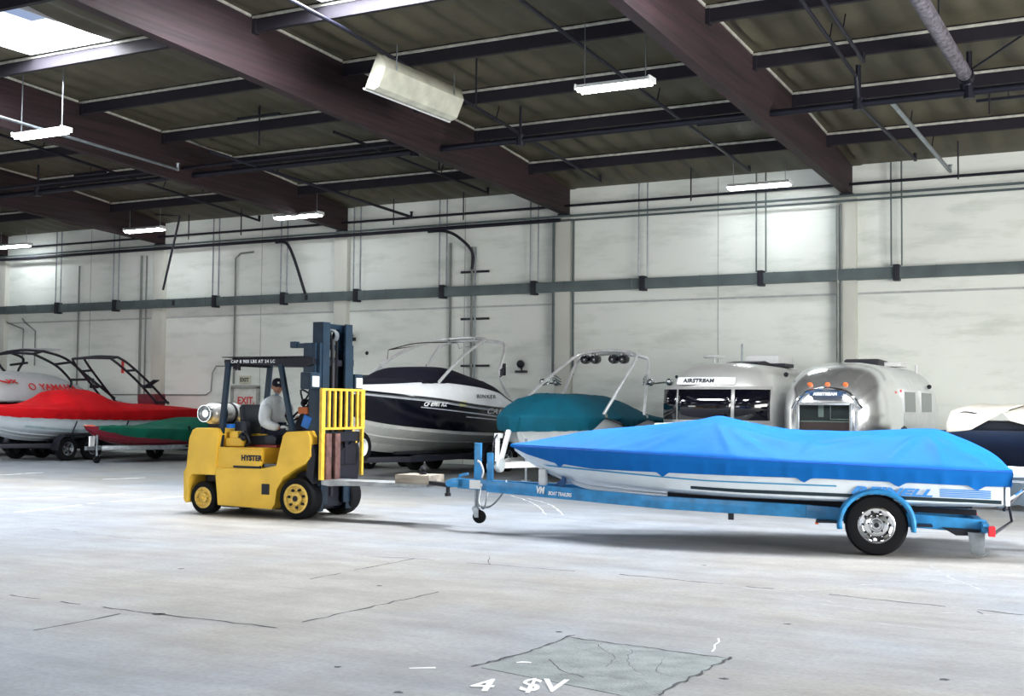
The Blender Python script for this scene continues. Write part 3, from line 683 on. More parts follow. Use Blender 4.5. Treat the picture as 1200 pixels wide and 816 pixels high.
# yellow bracket behind the hood and valve clutter
b = MB(); b.box((-0.42, -0.3, 1.1), (0.16, 0.3, 0.22), 0.02); b.box((-0.4, -0.42, 1.05), (0.3, 0.1, 0.12), 0.02); b.box((-0.3, 0.1, 1.07), (0.5, 0.5, 0.2), 0.03); b.build('tank_bracket', M_yellow, FK)
b = MB(); b.tube(arc_pts([(-0.35, -0.42, 1.1), (-0.22, -0.46, 1.2), (-0.15, -0.42, 1.05), (-0.25, -0.4, 1.0)], 5), 0.022, 8); b.sphere((-0.25, -0.44, 1.12), 0.05); b.build('fuel_hose', M_dark, FK)
def wheel(name, c, r, w, side, hub_r, bolts, rimmat, lug=0.02):
    t = MB(); s = side
    t.lathe([(hub_r, -w / 2 * s), (r * 0.93, -w / 2 * s), (r, -w / 2 * s * 0.8), (r, w / 2 * s * 0.8), (r * 0.93, w / 2 * s), (hub_r, w / 2 * s), (hub_r, -w / 2 * s)], c, 'y', 40)
    o = t.build(name, M_black, FK)
    t = MB(); y = w / 2 * s
    t.lathe([(hub_r, 0.0), (hub_r + 0.005, y), (hub_r - 0.025, y + 0.012 * s), (hub_r - 0.04, y - 0.03 * s), (hub_r * 0.5, y - 0.035 * s), (hub_r * 0.45, y + 0.0 * s), (hub_r * 0.2, y + 0.01 * s), (0, y + 0.01 * s)], c, 'y', 32)
    t.build('rim', rimmat, o)
    t = MB()
    for k in range(bolts):
        a = 2 * PI * k / bolts + 0.3
        t = MB(); t.lathe([(lug, y - 0.035 * s), (lug, y + 0.005 * s), (0, y + 0.005 * s)], (c[0] + hub_r * 0.62 * math.cos(a), c[1], c[2] + hub_r * 0.62 * math.sin(a)), 'y', 8)
        if bolts > 3: t.bar((c[0] + hub_r * 0.55 * math.cos(a), c[1] + y - 0.03 * s, c[2] + hub_r * 0.55 * math.sin(a)), (c[0] + hub_r * 0.75 * math.cos(a), c[1] + y - 0.03 * s, c[2] + hub_r * 0.75 * math.sin(a)), 0.02, 0.02)
        t.build('hub_bolt', M_dark if bolts > 3 else M_yellow, o)
    t = MB()
    t.lathe([(hub_r * 0.2, y), (hub_r * 0.2, y + 0.02 * s), (hub_r * 0.12, y + 0.03 * s), (0, y + 0.03 * s)], c, 'y', 16)
    t.build('hub_cap', M_dark if bolts > 3 else M_yellow, o); return o
M_rim = mat('worn_yellow_rim', rgb(232, 196, 96), 0.55, var=0.15, scale=30)
for s in (-1, 1):
    wheel('wheel', (0.82, s * 0.5, 0.29), 0.29, 0.26, s, 0.2, 7, M_rim, 0.018)
    wheel('wheel', (-0.86, s * 0.47, 0.235), 0.235, 0.2, s, 0.15, 2, M_rim, 0.02)
# overhead guard
b = MB()
b.prism([(-0.56, 2.2), (-0.56, 2.25), (1.0, 2.27), (1.0, 2.18), (0.9, 2.14), (0.4, 2.15)], -0.52, -0.47, 'xz'); b.prism([(-0.56, 2.2), (-0.56, 2.25), (1.0, 2.27), (1.0, 2.18), (0.9, 2.14), (0.4, 2.15)], 0.47, 0.52, 'xz')
b.bar((-0.54, -0.5, 2.2), (-0.54, 0.5, 2.2), 0.06, 0.08); b.bar((0.97, -0.5, 2.21), (0.97, 0.5, 2.21), 0.06, 0.09)
for k in range(11): x = -0.42 + k * 0.128; b.bar((x, -0.5, 2.25), (x, 0.5, 2.25), 0.03, 0.045)
b.box((0.15, 0, 2.285), (1.5, 1.06, 0.012))
gd = b.build('overhead_guard', M_dark, FK, smooth=False)
b = MB(); b.text('CAP 8 900 LBS AT 24 LC', 0.062, (-0.44, -0.522, 2.2), (1, 0, 0), (0, 0, 1), 0.001, 0.002, wscale=1.0, space=1.2); b.build('lettering', M_textw, gd, smooth=False)
for s in (-1, 1):
    b = MB(); b.bar((-0.62, s * 0.5, 0.98), (-0.5, s * 0.5, 2.2), 0.06, 0.075, bev=0.01); b.build('guard_post', M_mast, FK)
    b = MB(); b.bar((0.66, s * 0.5, 1.18), (0.43, s * 0.5, 2.18), 0.06, 0.07, bev=0.01); b.build('guard_post', M_mast, FK)
b = MB(); b.tube(arc_pts([(-0.42, -0.45, 2.2), (-0.4, -0.45, 2.1), (-0.36, -0.45, 2.2)], 4), 0.012, 6); b.box((-0.35, -0.44, 2.14), (0.03, 0.03, 0.09)); b.box((-0.42, -0.44, 2.15), (0.05, 0.04, 0.07)); b.build('dangling_strap', M_dark, FK, smooth=False)
# propane tank lying across
t = FK; b = MB(); c = (-0.9, -0.12, 1.46)
b.lathe([(0, -0.36), (0.08, -0.355), (0.13, -0.32), (0.155, -0.26), (0.157, 0.28), (0.13, 0.34), (0.06, 0.37), (0, 0.37)], c, 'y', 32)
tk = b.build('propane_tank', mat('propane_tank_aluminium', rgb(208, 208, 206), 0.35, 0.6, var=0.15, scale=9), FK)
b = MB(); b.lathe([(0.11, -0.3), (0.125, -0.42), (0.115, -0.42), (0.1, -0.34), (0.06, -0.36), (0.055, -0.39), (0, -0.39)], c, 'y', 28); b.build('tank_collar', M_alu, tk)
b = MB(); b.lathe([(0.159, -0.12), (0.165, -0.12), (0.165, -0.07), (0.159, -0.07)], c, 'y', 28); b.lathe([(0.159, 0.12), (0.165, 0.12), (0.165, 0.17), (0.159, 0.17)], c, 'y', 28); b.build('tank_strap', M_dark, tk)
b = MB(); b.box((-0.85, 0, 1.28), (0.4, 0.5, 0.07), 0.01); b.build('tank_cradle', M_dark, FK)
b = MB(); b.box((-0.5, -0.42, 1.28), (0.1, 0.08, 0.06), 0.01); b.build('blue_fitting', mat('bright_blue_plastic', rgb(30, 120, 220), 0.4), FK)
# seat
b = MB(); b.prism([(-0.45, 1.08), (-0.5, 1.55), (-0.46, 1.6), (-0.4, 1.6), (-0.33, 1.15), (-0.33, 1.08)], -0.24, 0.24, 'xz', 0.03); b.prism([(-0.42, 1.0), (-0.42, 1.13), (0.12, 1.16), (0.2, 1.12), (0.18, 1.02)], -0.26, 0.26, 'xz', 0.03)
b.box((-0.38, -0.3, 1.24), (0.22, 0.1, 0.22), 0.03)
b.build('seat', mat('black_vinyl', rgb(26, 34, 48), 0.45, var=0.1), FK)
b = MB(); b.box((-0.1, 0, 0.995), (0.6, 0.5, 0.04), 0.01); b.build('seat_plate', mat('dull_red', rgb(150, 50, 50), 0.5), FK)
# dash, wheel, levers
b = MB(); b.prism([(0.62, 1.15), (0.6, 1.3), (0.72, 1.5), (0.88, 1.5), (0.92, 1.15)], -0.4, 0.4, 'xz', 0.02); b.build('dashboard', M_dark, FK)
b = MB(); a0 = Vector((0.62, 0.0, 1.25)); a1 = Vector((0.42, 0.0, 1.42)); b.tube([a0, a1], 0.03, 10); rot = Vector((0, 0, 1)).rotation_difference(a1 - a0).to_matrix()
b.tube([a1 + rot @ Vector((0.17 * math.cos(2 * PI * k / 24), 0.17 * math.sin(2 * PI * k / 24), 0)) for k in range(24)], 0.015, 8, closed=True)
for k in range(3): b.tube([a1, a1 + rot @ Vector((0.17 * math.cos(2 * PI * k / 3), 0.17 * math.sin(2 * PI * k / 3), 0))], 0.012, 6)
b.build('steering_wheel', M_black, FK)
for k in range(3):
    b = MB(); p = Vector((0.52, -0.34 + k * 0.07, 1.22)); b.tube([p, p + Vector((-0.1, 0, 0.2))], 0.008, 6); b.sphere(p + Vector((-0.1, 0, 0.22)), 0.022, n=10); b.build('lever', M_black, FK)
b = MB(); b.box((0.84, -0.38, 1.36), (0.14, 0.12, 0.18), 0.02, Matrix.Rotation(R(20), 3, 'Y')); b.build('blue_cover', MATS['bright_blue_plastic'], FK)
b = MB(); b.box((0.78, -0.4, 1.52), (0.16, 0.1, 0.1), 0.02); b.build('orange_cover', mat('faded_orange', rgb(190, 100, 50), 0.5), FK)
b = MB(); rn = random.Random(5)
for k in range(9): b.tube(arc_pts([(0.75 + rn.uniform(-.1, .1), -0.35 + rn.uniform(-.15, .3), 1.5 + rn.uniform(-.05, .1)), (0.8 + rn.uniform(-.12, .1), -0.3 + rn.uniform(-.15, .3), 1.72 + rn.uniform(-.1, .1)), (0.92, -0.3 + rn.uniform(-.1, .3), 1.6 + rn.uniform(-.1, .15))], 5), 0.014, 6)
for k in range(6): b.sphere((0.8 + rn.uniform(-.1, .1), -0.32 + rn.uniform(-.1, .2), 1.62 + rn.uniform(-.1, .1)), rn.uniform(0.03, 0.05), n=8)
b.build('hydraulic_hose', M_dark, FK)
# mast: two outer channels, two inner channels
def chan(x0, x1, y0, y1, z0, z1, t=0.022, open_y=1):
    bb = MB(); bb.box(((x0 + x1) / 2, (y0 if open_y > 0 else y1) , (z0 + z1) / 2), (x1 - x0, t, z1 - z0), 0.003)
    for x in (x0, x1): bb.box((x, (y0 + y1) / 2, (z0 + z1) / 2), (t, y1 - y0 + t, z1 - z0), 0.003)
    return bb
for s in (-1, 1):
    y0, y1 = sorted((s * 0.42, s * 0.30)); chan(0.88, 1.04, y0, y1, 0.1, 2.48, open_y=-s).build('outer_mast_rail', M_mast, FK)
    y0, y1 = sorted((s * 0.36, s * 0.22)); chan(0.9, 1.05, y0, y1, 0.2, 2.78, 0.03, open_y=-s).build('inner_mast_rail', M_mast, FK)
b = MB()
for z in (2.74, 1.75): b.box((0.92, 0, z), (0.06, 0.5, 0.07), 0.005)
b.box((0.9, 0, 2.44), (0.05, 0.84, 0.08), 0.005); b.box((0.9, 0, 0.35), (0.06, 0.84, 0.2), 0.005); b.build('mast_crossmember', M_mast, FK)
b = MB(); b.tube([(0.97, 0, 0.3), (0.97, 0, 2.2)], 0.045, 14); b.tube([(0.97, 0, 2.2), (0.97, 0, 2.6)], 0.03, 12); b.build('lift_cylinder', M_dark, FK)
b = MB()
for dy in (-0.06, 0.06):
    b.tube(arc_pts([(1.0, dy, 1.2), (1.0, dy, 2.3), (0.98, dy * 1.3, 2.62), (0.92, dy * 1.5, 2.6), (0.9, dy * 1.6, 2.2), (0.9, dy * 1.6, 1.5)], 6), 0.02, 8)
b.build('lift_chain', M_black, FK)
b = MB(); b.lathe([(0.07, -0.05), (0.09, -0.05), (0.09, 0.05), (0.07, 0.05)], (0.96, 0.0, 2.6), 'y', 16); b.build('chain_sheave', M_galv, FK)
# side bracket and head lamps
b = MB(); b.box((0.76, -0.46, 2.44), (0.34, 0.05, 0.07), 0.01); b.box((0.64, -0.46, 2.455), (0.1, 0.1, 0.09), 0.01); b.box((0.9, -0.45, 2.2), (0.2, 0.05, 0.56), 0.01); b.build('lamp_bracket', M_mast, FK)
for s, nm in ((-1, 'near'), (1, 'far')):
    b = MB(); b.box((0.98, s * 0.56, 1.94), (0.18, 0.22, 0.24), 0.02); hb = b.build('headlight', M_mast, FK)
    b = MB(); b.box((1.075, s * 0.56, 1.93), (0.015, 0.16, 0.15), 0.01); b.build('lens', mat('bright_lens', rgb(240, 244, 250), 0.15), hb)
# carriage
b = MB()
b.box((1.12, 0, 1.15), (0.06, 0.9, 0.14), 0.01); b.box((1.12, 0, 0.66), (0.06, 0.9, 0.16), 0.01)
b.box((1.08, -0.2, 0.9), (0.05, 0.08, 0.6)); b.box((1.08, 0.2, 0.9), (0.05, 0.08, 0.6)); b.prism([(0.05, 0.95), (0.45, 1.1), (0.45, 0.62), (0.05, 0.55)], 1.06, 1.1, 'yz')
b.prism([(-0.3, 0.56), (-0.1, 0.9), (0.1, 0.9), (0.45, 0.56)], 1.02, 1.08, 'yz'); b.build('carriage', M_dark, FK, smooth=False)
# load backrest
M_back = mat('backrest_yellow', rgb(236, 190, 66), 0.45, var=0.12, scale=12)
b = MB()
b.box((1.17, -0.52, 1.19), (0.045, 0.09, 1.27), 0.008); b.box((1.17, 0.5, 1.19), (0.045, 0.05, 1.22), 0.008)
b.box((1.17, 0, 1.82), (0.05, 1.1, 0.035), 0.008); b.box((1.17, 0, 1.27), (0.05, 1.0, 0.035), 0.008)
for k in range(6): y = -0.36 + k * 0.145; b.box((1.17, y, 1.54), (0.03, 0.05, 0.54), 0.005)
b.box((1.17, 0.5, 1.54), (0.04, 0.1, 0.56), 0.006); b.build('load_backrest', M_back, FK)
# forks
M_fork = mat('rusty_fork_shank', rgb(108, 76, 72), 0.7, var=0.25, scale=12)
M_blade = mat('worn_fork_steel', rgb(172, 176, 180), 0.45, 0.5, var=0.22, scale=6)
for k, y in enumerate((-0.42, -0.2)):
    b = MB(); b.box((1.2, y, 0.86), (0.05, 0.13, 0.68), 0.008); f = b.build('fork', M_fork, FK)
    b = MB(); b.prism([(1.17, 0.49), (1.17, 0.558), (2.85, 0.556), (2.87, 0.52), (1.6, 0.49), (1.3, 0.475)], y - 0.105, y + 0.105, 'xz', 0.005); b.build('blade', M_blade, f)
b = MB(); b.box((1.95, -0.3, 0.51), (1.3, 0.3, 0.03), 0.005); b.build('spacer_plate', M_blade, FK)

# hitch block sitting on the fork tips
HB = thing('hitch_block', 'short pale wooden block with a steel towing ball resting on the fork tips', 'towing attachment', (-9.24, 14.22, 0.558), R(3))
b = MB(); b.box((0, 0.05, 0.062), (0.52, 0.42, 0.12), 0.008); b.build('wood_block', mat('weathered_wood_block', rgb(176, 166, 152), 0.8, var=0.3, scale=9, bump=0.4, bscale=25, stretch=(0.2, 1, 1)), HB)
b = MB(); b.lathe([(0.05, 0.12), (0.05, 0.15), (0.025, 0.16), (0.03, 0.17), (0.045, 0.2), (0.03, 0.23), (0, 0.24)], (0.05, 0.05, 0), n=20); b.build('clamp_nut', M_dark, HB)
b = MB(); b.bar((0.05, 0.02, 0.03), (0.7, -0.38, 0.02), 0.08, 0.05, bev=0.006); b.tube([(0.66, -0.36, -0.1), (0.66, -0.36, 0.04)], 0.025, 10); b.sphere((0.7, -0.39, 0.05), 0.028, n=12); b.lathe([(0.045, -0.12), (0.045, -0.08), (0, -0.08)], (0.66, -0.36, 0), n=6); b.build('ball_mount', M_dark, HB)

# ------------------------------------------------------------ driver
def skin_mesh(name, joints, edges, m, parent, sub=2, root=0, smooth_loc=None):
    me = bpy.data.meshes.new(name); me.from_pydata([j[0] for j in joints], edges, [])
    o = bpy.data.objects.new(name, me); COL.objects.link(o)
    sk = o.modifiers.new('skin', 'SKIN'); sk.use_smooth_shade = True; sk.branch_smoothing = 0.6
    for i, j in enumerate(joints):
        r = j[1]; me.skin_vertices[0].data[i].radius = (r, r) if not isinstance(r, tuple) else r
        me.skin_vertices[0].data[i].use_root = (i == root)
    sb = o.modifiers.new('sub', 'SUBSURF'); sb.levels = sub; sb.render_levels = sub
    dg = bpy.context.evaluated_depsgraph_get(); me2 = bpy.data.meshes.new_from_object(o.evaluated_get(dg))
    bpy.data.objects.remove(o); me2.name = name
    o = bpy.data.objects.new(name, me2); COL.objects.link(o); me2.materials.clear(); me2.materials.append(m); me2.shade_smooth()
    if parent: o.parent = parent
    return o
DR_ = thing('person', 'person in white jacket and dark cap driving the forklift, face turned to the camera', 'person', (-12.08, 14.62, 0), R(3))
M_skin = mat('skin', rgb(168, 120, 98), 0.55, var=0.05, scale=20)
M_jacket = mat('white_jacket_cloth', rgb(222, 230, 236), 0.8, var=0.06, scale=9, bump=1.0, bscale=11)
M_jeans = mat('dark_work_trousers', rgb(34, 40, 58), 0.85, var=0.1)
M_glove = mat('pale_work_glove', rgb(225, 228, 232), 0.7)
# local: x forward, y left(away from camera), z up; seat top about 1.15
J = [((0.02, 0, 1.22), (0.15, 0.12)), ((0.0, 0, 1.34), (0.16, 0.125)), ((0.02, 0, 1.5), (0.17, 0.13)), ((0.05, 0, 1.6), (0.13, 0.12)), ((0.06, 0, 1.68), 0.055), ((0.075, -0.01, 1.76), 0.05),
     # legs (hips, knees, ankles, toes)
     ((0.06, -0.11, 1.2), 0.095), ((0.44, -0.14, 1.2), 0.07), ((0.5, -0.14, 0.87), 0.045), ((0.6, -0.14, 0.81), 0.035),
     ((0.06, 0.11, 1.2), 0.095), ((0.44, 0.14, 1.2), 0.07), ((0.52, 0.14, 0.87), 0.045), ((0.62, 0.14, 0.81), 0.035),
     # arms near side
     ((0.04, -0.19, 1.56), 0.07), ((0.06, -0.25, 1.32), 0.056), ((0.25, -0.22, 1.26), 0.042), ((0.31, -0.22, 1.27), 0.03),
     ((0.04, 0.19, 1.56), 0.07), ((0.16, 0.26, 1.33), 0.056), ((0.36, 0.14, 1.4), 0.042), ((0.42, 0.12, 1.42), 0.03)]
E_ = [(0, 1), (1, 2), (2, 3), (3, 4), (4, 5), (0, 6), (6, 7), (7, 8), (8, 9), (0, 10), (10, 11), (11, 12), (12, 13), (3, 14), (14, 15), (15, 16), (16, 17), (3, 18), (18, 19), (19, 20), (20, 21)]
# head (turned about 45 degrees to the camera side)
def head(parent):
    t = bmesh.new(); bmesh.ops.create_icosphere(t, subdivisions=4, radius=1)
    for v in t.verts:
        x, y, z = v.co
        sx, sy, sz = 0.098, 0.078, 0.12
        jaw = 1 - 0.32 * max(0, -z) ** 1.2
        X = x * sx * (jaw if x < 0.2 else 1 - 0.12 * max(0, -z)); Yv = y * sy * jaw; Z = z * sz
        if x > 0.3:
            X -= 0.008 * math.exp(-((y / 0.45) ** 2)) * math.exp(-((z - 0.05) / 0.3) ** 2) * 0
            for sy_ in (-1, 1):     # eye sockets
                X -= 0.012 * math.exp(-(((y - sy_ * 0.38) / 0.2) ** 2 + ((z - 0.08) / 0.13) ** 2))
                X += 0.004 * math.exp(-(((y - sy_ * 0.5) / 0.25) ** 2 + ((z + 0.3) / 0.2) ** 2))
            X += 0.026 * math.exp(-((y / 0.13) ** 2 + ((z + 0.16) / 0.16) ** 2)) + 0.012 * math.exp(-((y / 0.1) ** 2 + ((z - 0.02) / 0.15) ** 2))   # nose
            X += 0.006 * math.exp(-((y / 0.3) ** 2 + ((z + 0.47) / 0.06) ** 2)) - 0.004 * math.exp(-((y / 0.3) ** 2 + ((z + 0.52) / 0.03) ** 2))    # lips
            X += 0.01 * math.exp(-((y / 0.3) ** 2 + ((z + 0.85) / 0.18) ** 2))   # chin
        v.co = (X, Yv, Z)
    return t
RH = Matrix.Rotation(R(-48), 3, 'Z') @ Matrix.Rotation(R(6), 3, 'Y'); HC_ = Vector((0.1, -0.02, 1.86))
me_body = skin_mesh('body', J, E_, M_skin, DR_)
hb = MB(); hb.merge(head(None), HC_, RH)
for s in (-1, 1):   # ears
    hb.sphere(HC_ + RH @ Vector((-0.005, s * 0.08, 0.0)), 0.03, 0.6, 0.35, 1.1, n=12)
tmp = hb.build('head_tmp', M_skin)
# join head into the body mesh so the body is one object
bmj = bmesh.new(); bmj.from_mesh(me_body.data); bmj.from_mesh(tmp.data); bmj.to_mesh(me_body.data); bmj.free(); me_body.data.shade_smooth(); bpy.data.objects.remove(tmp)
hb = MB()
for s in (-1, 1): hb.sphere(HC_ + RH @ Vector((0.084, s * 0.03, 0.012)), 0.011, n=10)
hb.build('eyes', mat('eye', rgb(40, 34, 34), 0.2), DR_)
hb = MB()
for s in (-1, 1): hb.tube([HC_ + RH @ Vector((0.092, s * 0.015, 0.03)), HC_ + RH @ Vector((0.094, s * 0.03, 0.035)), HC_ + RH @ Vector((0.083, s * 0.048, 0.028))], 0.004, 6)
hb.tube([HC_ + RH @ Vector((0.094, -0.022, -0.062)), HC_ + RH @ Vector((0.1, 0, -0.059)), HC_ + RH @ Vector((0.094, 0.022, -0.062))], 0.004, 6)
hb.build('eyebrows', mat('dark_brown_hair', rgb(60, 44, 40), 0.8), DR_)
# cap
hb = MB(); rows = []
for k in range(9):
    a = k / 8 * PI / 2; rr_ = math.cos(a) ** 0.8; rows.append([HC_ + RH @ Vector((0.108 * rr_ * math.cos(2 * PI * q / 24) - 0.004, 0.09 * rr_ * math.sin(2 * PI * q / 24), 0.035 + 0.1 * math.sin(a))) for q in range(24)])
hb.loft(rows, close_rows=True, cap=True)
br = []
for k in range(9):
    a = R(-65 + k * 130 / 8); e = math.cos(R(-65 + k * 130 / 8)); br.append([HC_ + RH @ Vector((0.1 * math.cos(a), 0.088 * math.sin(a), 0.045)), HC_ + RH @ Vector((0.1 * math.cos(a) + 0.075 * e, 0.088 * math.sin(a), 0.03)), HC_ + RH @ Vector((0.1 * math.cos(a) + 0.07 * e, 0.088 * math.sin(a), 0.024)), HC_ + RH @ Vector((0.1 * math.cos(a), 0.088 * math.sin(a), 0.035))])
hb.loft(br, close_rows=True, cap=True); cp = hb.build('cap', mat('navy_cap_cloth', rgb(22, 26, 44), 0.8), DR_)
hb = MB(); hb.lathe([(0, 0.112), (0.016, 0.110), (0.016, 0.1)], HC_ + RH @ Vector((0, 0, 0.075)), 'x', 12, RH); hb.build('badge', M_textw, cp)
# jacket over torso and arms
JK = [((0.02, 0, 1.17), (0.2, 0.17)), ((0.0, 0, 1.34), (0.22, 0.185)), ((0.02, 0, 1.5), (0.225, 0.18)), ((0.05, 0, 1.68), (0.15, 0.15)), ((0.075, -0.005, 1.77), 0.082),
      ((0.04, -0.21, 1.61), 0.105), ((0.06, -0.29, 1.33), 0.1), ((0.2, -0.24, 1.28), 0.075), ((0.3, -0.22, 1.27), 0.056),
      ((0.04, 0.2, 1.61), 0.1), ((0.16, 0.28, 1.33), 0.082), ((0.32, 0.17, 1.38), 0.064), ((0.37, 0.14, 1.4), 0.052)]
skin_mesh('jacket', JK, [(0, 1), (1, 2), (2, 3), (3, 4), (3, 5), (5, 6), (6, 7), (7, 8), (3, 9), (9, 10), (10, 11), (11, 12)], M_jacket, DR_)
# shirt front
hb = MB(); hb.box((0.118, -0.06, 1.755), (0.03, 0.05, 0.05), 0.012, Matrix.Rotation(R(-40), 3, 'Z') @ Matrix.Rotation(R(-14), 3, 'Y')); hb.build('shirt', mat('blue_grey_shirt', rgb(120, 150, 175), 0.8), DR_)
TJ = [((0.02, 0, 1.2), (0.16, 0.13)), ((0.08, -0.11, 1.21), 0.108), ((0.44, -0.14, 1.21), 0.085), ((0.5, -0.14, 0.9), 0.066), ((0.08, 0.11, 1.21), 0.108), ((0.44, 0.14, 1.21), 0.085), ((0.52, 0.14, 0.9), 0.066)]
skin_mesh('trousers', TJ, [(0, 1), (1, 2), (2, 3), (0, 4), (4, 5), (5, 6)], M_jeans, DR_)
# gloved hands: palm with five curled fingers
def hand(wrist, fwd, up, side, grip):
    f = Vector(fwd).normalized(); u = Vector(up).normalized(); s = f.cross(u).normalized() * side; w = Vector(wrist)
    Jt = [(w, 0.036), (w + f * 0.05, (0.045, 0.032)), (w + f * 0.09, (0.044, 0.026))]; Ed = [(0, 1), (1, 2)]
    for k, (off, L) in enumerate(((-0.03, 0.065), (-0.01, 0.075), (0.011, 0.07), (0.03, 0.055))):
        p0 = w + f * 0.095 + s * off; p1 = p0 + f * L * 0.45 - u * 0.008; p2 = p1 + (f * 0.3 - u * grip) * L * 0.5; p3 = p2 + (-f * 0.35 - u * grip * 0.6) * L * 0.4
        i = len(Jt); Jt += [(p0, 0.0125), (p1, 0.0115), (p2, 0.011), (p3, 0.0095)]; Ed += [(2, i), (i, i + 1), (i + 1, i + 2), (i + 2, i + 3)]
    i = len(Jt); q0 = w + f * 0.035 - s * 0.038; q1 = q0 + f * 0.035 - s * 0.018 - u * 0.012; q2 = q1 + f * 0.025 - u * 0.025; Jt += [(q0, 0.013), (q1, 0.0105), (q2, 0.009)]; Ed += [(1, i), (i, i + 1), (i + 1, i + 2)]
    return skin_mesh('glove', Jt, Ed, M_glove, DR_, sub=1, root=0)
hand((0.3, -0.22, 1.27), (1, 0.12, 0.1), (0, 0, 1), 1, 1.0)
hand((0.4, 0.13, 1.415), (0.9, -0.3, 0.1), (-0.2, 0, 1), -1, 1.0)
for s in (-1, 1):
    hb = MB(); x0 = 0.5 if s < 0 else 0.52; hb.box((x0 + 0.06, s * 0.14, 0.807), (0.27, 0.1, 0.09), 0.035); hb.build('shoe', M_black, DR_)
# ------------------------------------------------------------ blue boat on its blue trailer (foreground)
TO = (-3.40, 15.12, 0); TR = R(180 + 14)
def rail_z(x): return interp([-1.25, 0.6, 2.4, 5.5, 6.5], [0.37, 0.42, 0.435, 0.485, 0.5], x)
TL_ = thing('boat_trailer', 'bright blue boat trailer with chrome wheels held up by the forklift', 'trailer', TO, TR)
b = MB()
for s in (-1, 1):
    b.bar((-1.22, s * 0.77, rail_z(-1.2)), (0.7, s * 0.76, rail_z(0.7)), 0.07, 0.15, bev=0.006)
    b.bar((0.7, s * 0.76, rail_z(0.7)), (2.7, s * 0.66, rail_z(2.7)), 0.07, 0.15, bev=0.006)
    b.bar((2.66, s * 0.66, rail_z(2.66)), (5.75, s * 0.05, rail_z(5.75)), 0.07, 0.145, bev=0.006)
for x, w_ in ((-1.2, 0.77), (-0.5, 0.77), (0.55, 0.76), (2.6, 0.66), (4.4, 0.3)): b.bar((x, -w_, rail_z(x) - 0.02), (x, w_, rail_z(x) - 0.02), 0.07, 0.1)
b.build('frame', M_blue, TL_)
b = MB(); b.bar((5.45, 0, rail_z(5.5)), (6.3, 0, 0.505), 0.1, 0.13, bev=0.008); b.prism([(6.2, 0.45), (6.2, 0.57), (6.4, 0.56), (6.5, 0.53), (6.52, 0.48), (6.48, 0.45)], -0.05, 0.05, 'xz', 0.012); tg = b.build('tongue', M_blue, TL_)
b = MB(); b.bar((6.28, 0.0, 0.6), (6.12, 0.0, 0.63), 0.05, 0.035, bev=0.006); b.tube([(6.3, 0, 0.55), (6.28, 0, 0.61)], 0.015, 8); b.build('coupler_latch', M_blue, tg)
b = MB(); b.box((5.98, 0.054, 0.5), (0.2, 0.006, 0.11)); b.box((5.86, 0.056, 0.5), (0.03, 0.01, 0.03)); b.build('white_plate', M_white, tg, smooth=False)
# jack with wheel and the winch post
b = MB(); b.box((5.98, -0.02, 0.74), (0.085, 0.085, 0.56), 0.012); b.tube([(5.98, -0.02, 1.0), (5.98, -0.02, 1.03)], 0.05, 14); jk = b.build('jack', M_blue, TL_)
b = MB(); b.tube([(6.0, -0.02, 0.5), (6.0, -0.02, 0.2)], 0.022, 10); b.tube([(5.95, 0.03, 0.46), (5.95, 0.03, 0.22)], 0.013, 8); b.box((6.0, 0, 0.19), (0.07, 0.08, 0.04), 0.01); b.prism([(6.04, 0.19), (5.95, 0.19), (5.95, 0.08), (6.0, 0.08)], -0.05, -0.035, 'xz'); b.prism([(6.04, 0.19), (5.95, 0.19), (5.95, 0.08), (6.0, 0.08)], 0.035, 0.05, 'xz'); b.build('jack_tube', M_galv, jk)
b = MB(); b.lathe([(0, -0.03), (0.06, -0.03), (0.085, -0.018), (0.085, 0.018), (0.06, 0.03), (0, 0.03)], (5.95, 0, 0.09), 'y', 24); b.build('jack_wheel', M_black, jk)
b = MB(); b.tube(arc_pts([(5.93, 0.05, 0.8), (5.86, 0.1, 0.78), (5.8, 0.12, 0.68), (5.83, 0.1, 0.6)], 5), 0.016, 8); b.build('jack_handle', M_white, jk)
b = MB(); b.box((5.72, 0.0, 0.68), (0.1, 0.08, 0.46), 0.01); b.build('winch_post', M_blue, TL_)
b = MB(); b.box((4.72, 0.1, 0.64), (0.13, 0.12, 0.2), 0.02); b.box((4.72, 0.165, 0.66), (0.06, 0.02, 0.05), 0.01); b.build('white_junction_box', M_white, TL_)
b = MB(); b.bar((4.38, 0.1, 0.48), (4.3, 0.1, 0.76), 0.12, 0.06, bev=0.01); b.box((4.27, 0.1, 0.76), (0.12, 0.16, 0.05), 0.015); b.bar((4.5, 0.1, 0.52), (4.32, 0.1, 0.66), 0.04, 0.04); b.build('bow_stop', mat('darker_blue_paint', rgb(26, 84, 140), 0.5), TL_)
b = MB(); b.tube([(4.95, 0.02, 0.86), (4.35, 0.12, 0.62)], 0.012, 6); b.build('winch_strap', M_white, TL_)
b = MB()
b.tube(arc_pts([(5.86, 0.04, 0.5), (5.9, 0.06, 0.3), (5.82, 0.05, 0.2), (5.76, 0.06, 0.32), (5.74, 0.05, 0.45)], 8), 0.014, 6)
b.tube(arc_pts([(5.84, 0.06, 0.22), (5.7, 0.08, 0.23), (5.55, 0.08, 0.32), (5.42, 0.06, 0.46), (5.4, 0.05, 0.58)], 8), 0.014, 6); b.build('safety_chain', M_galv, TL_)
b = MB(); b.bar((1.66, 0.70, 0.36), (1.66, 0.70, 0.28), 0.07, 0.06); b.bar((1.9, -0.70, 0.5), (-1.2, -0.5, 0.5), 0.09, 0.05); b.build('dark_bracket', M_dark, TL_, smooth=False)
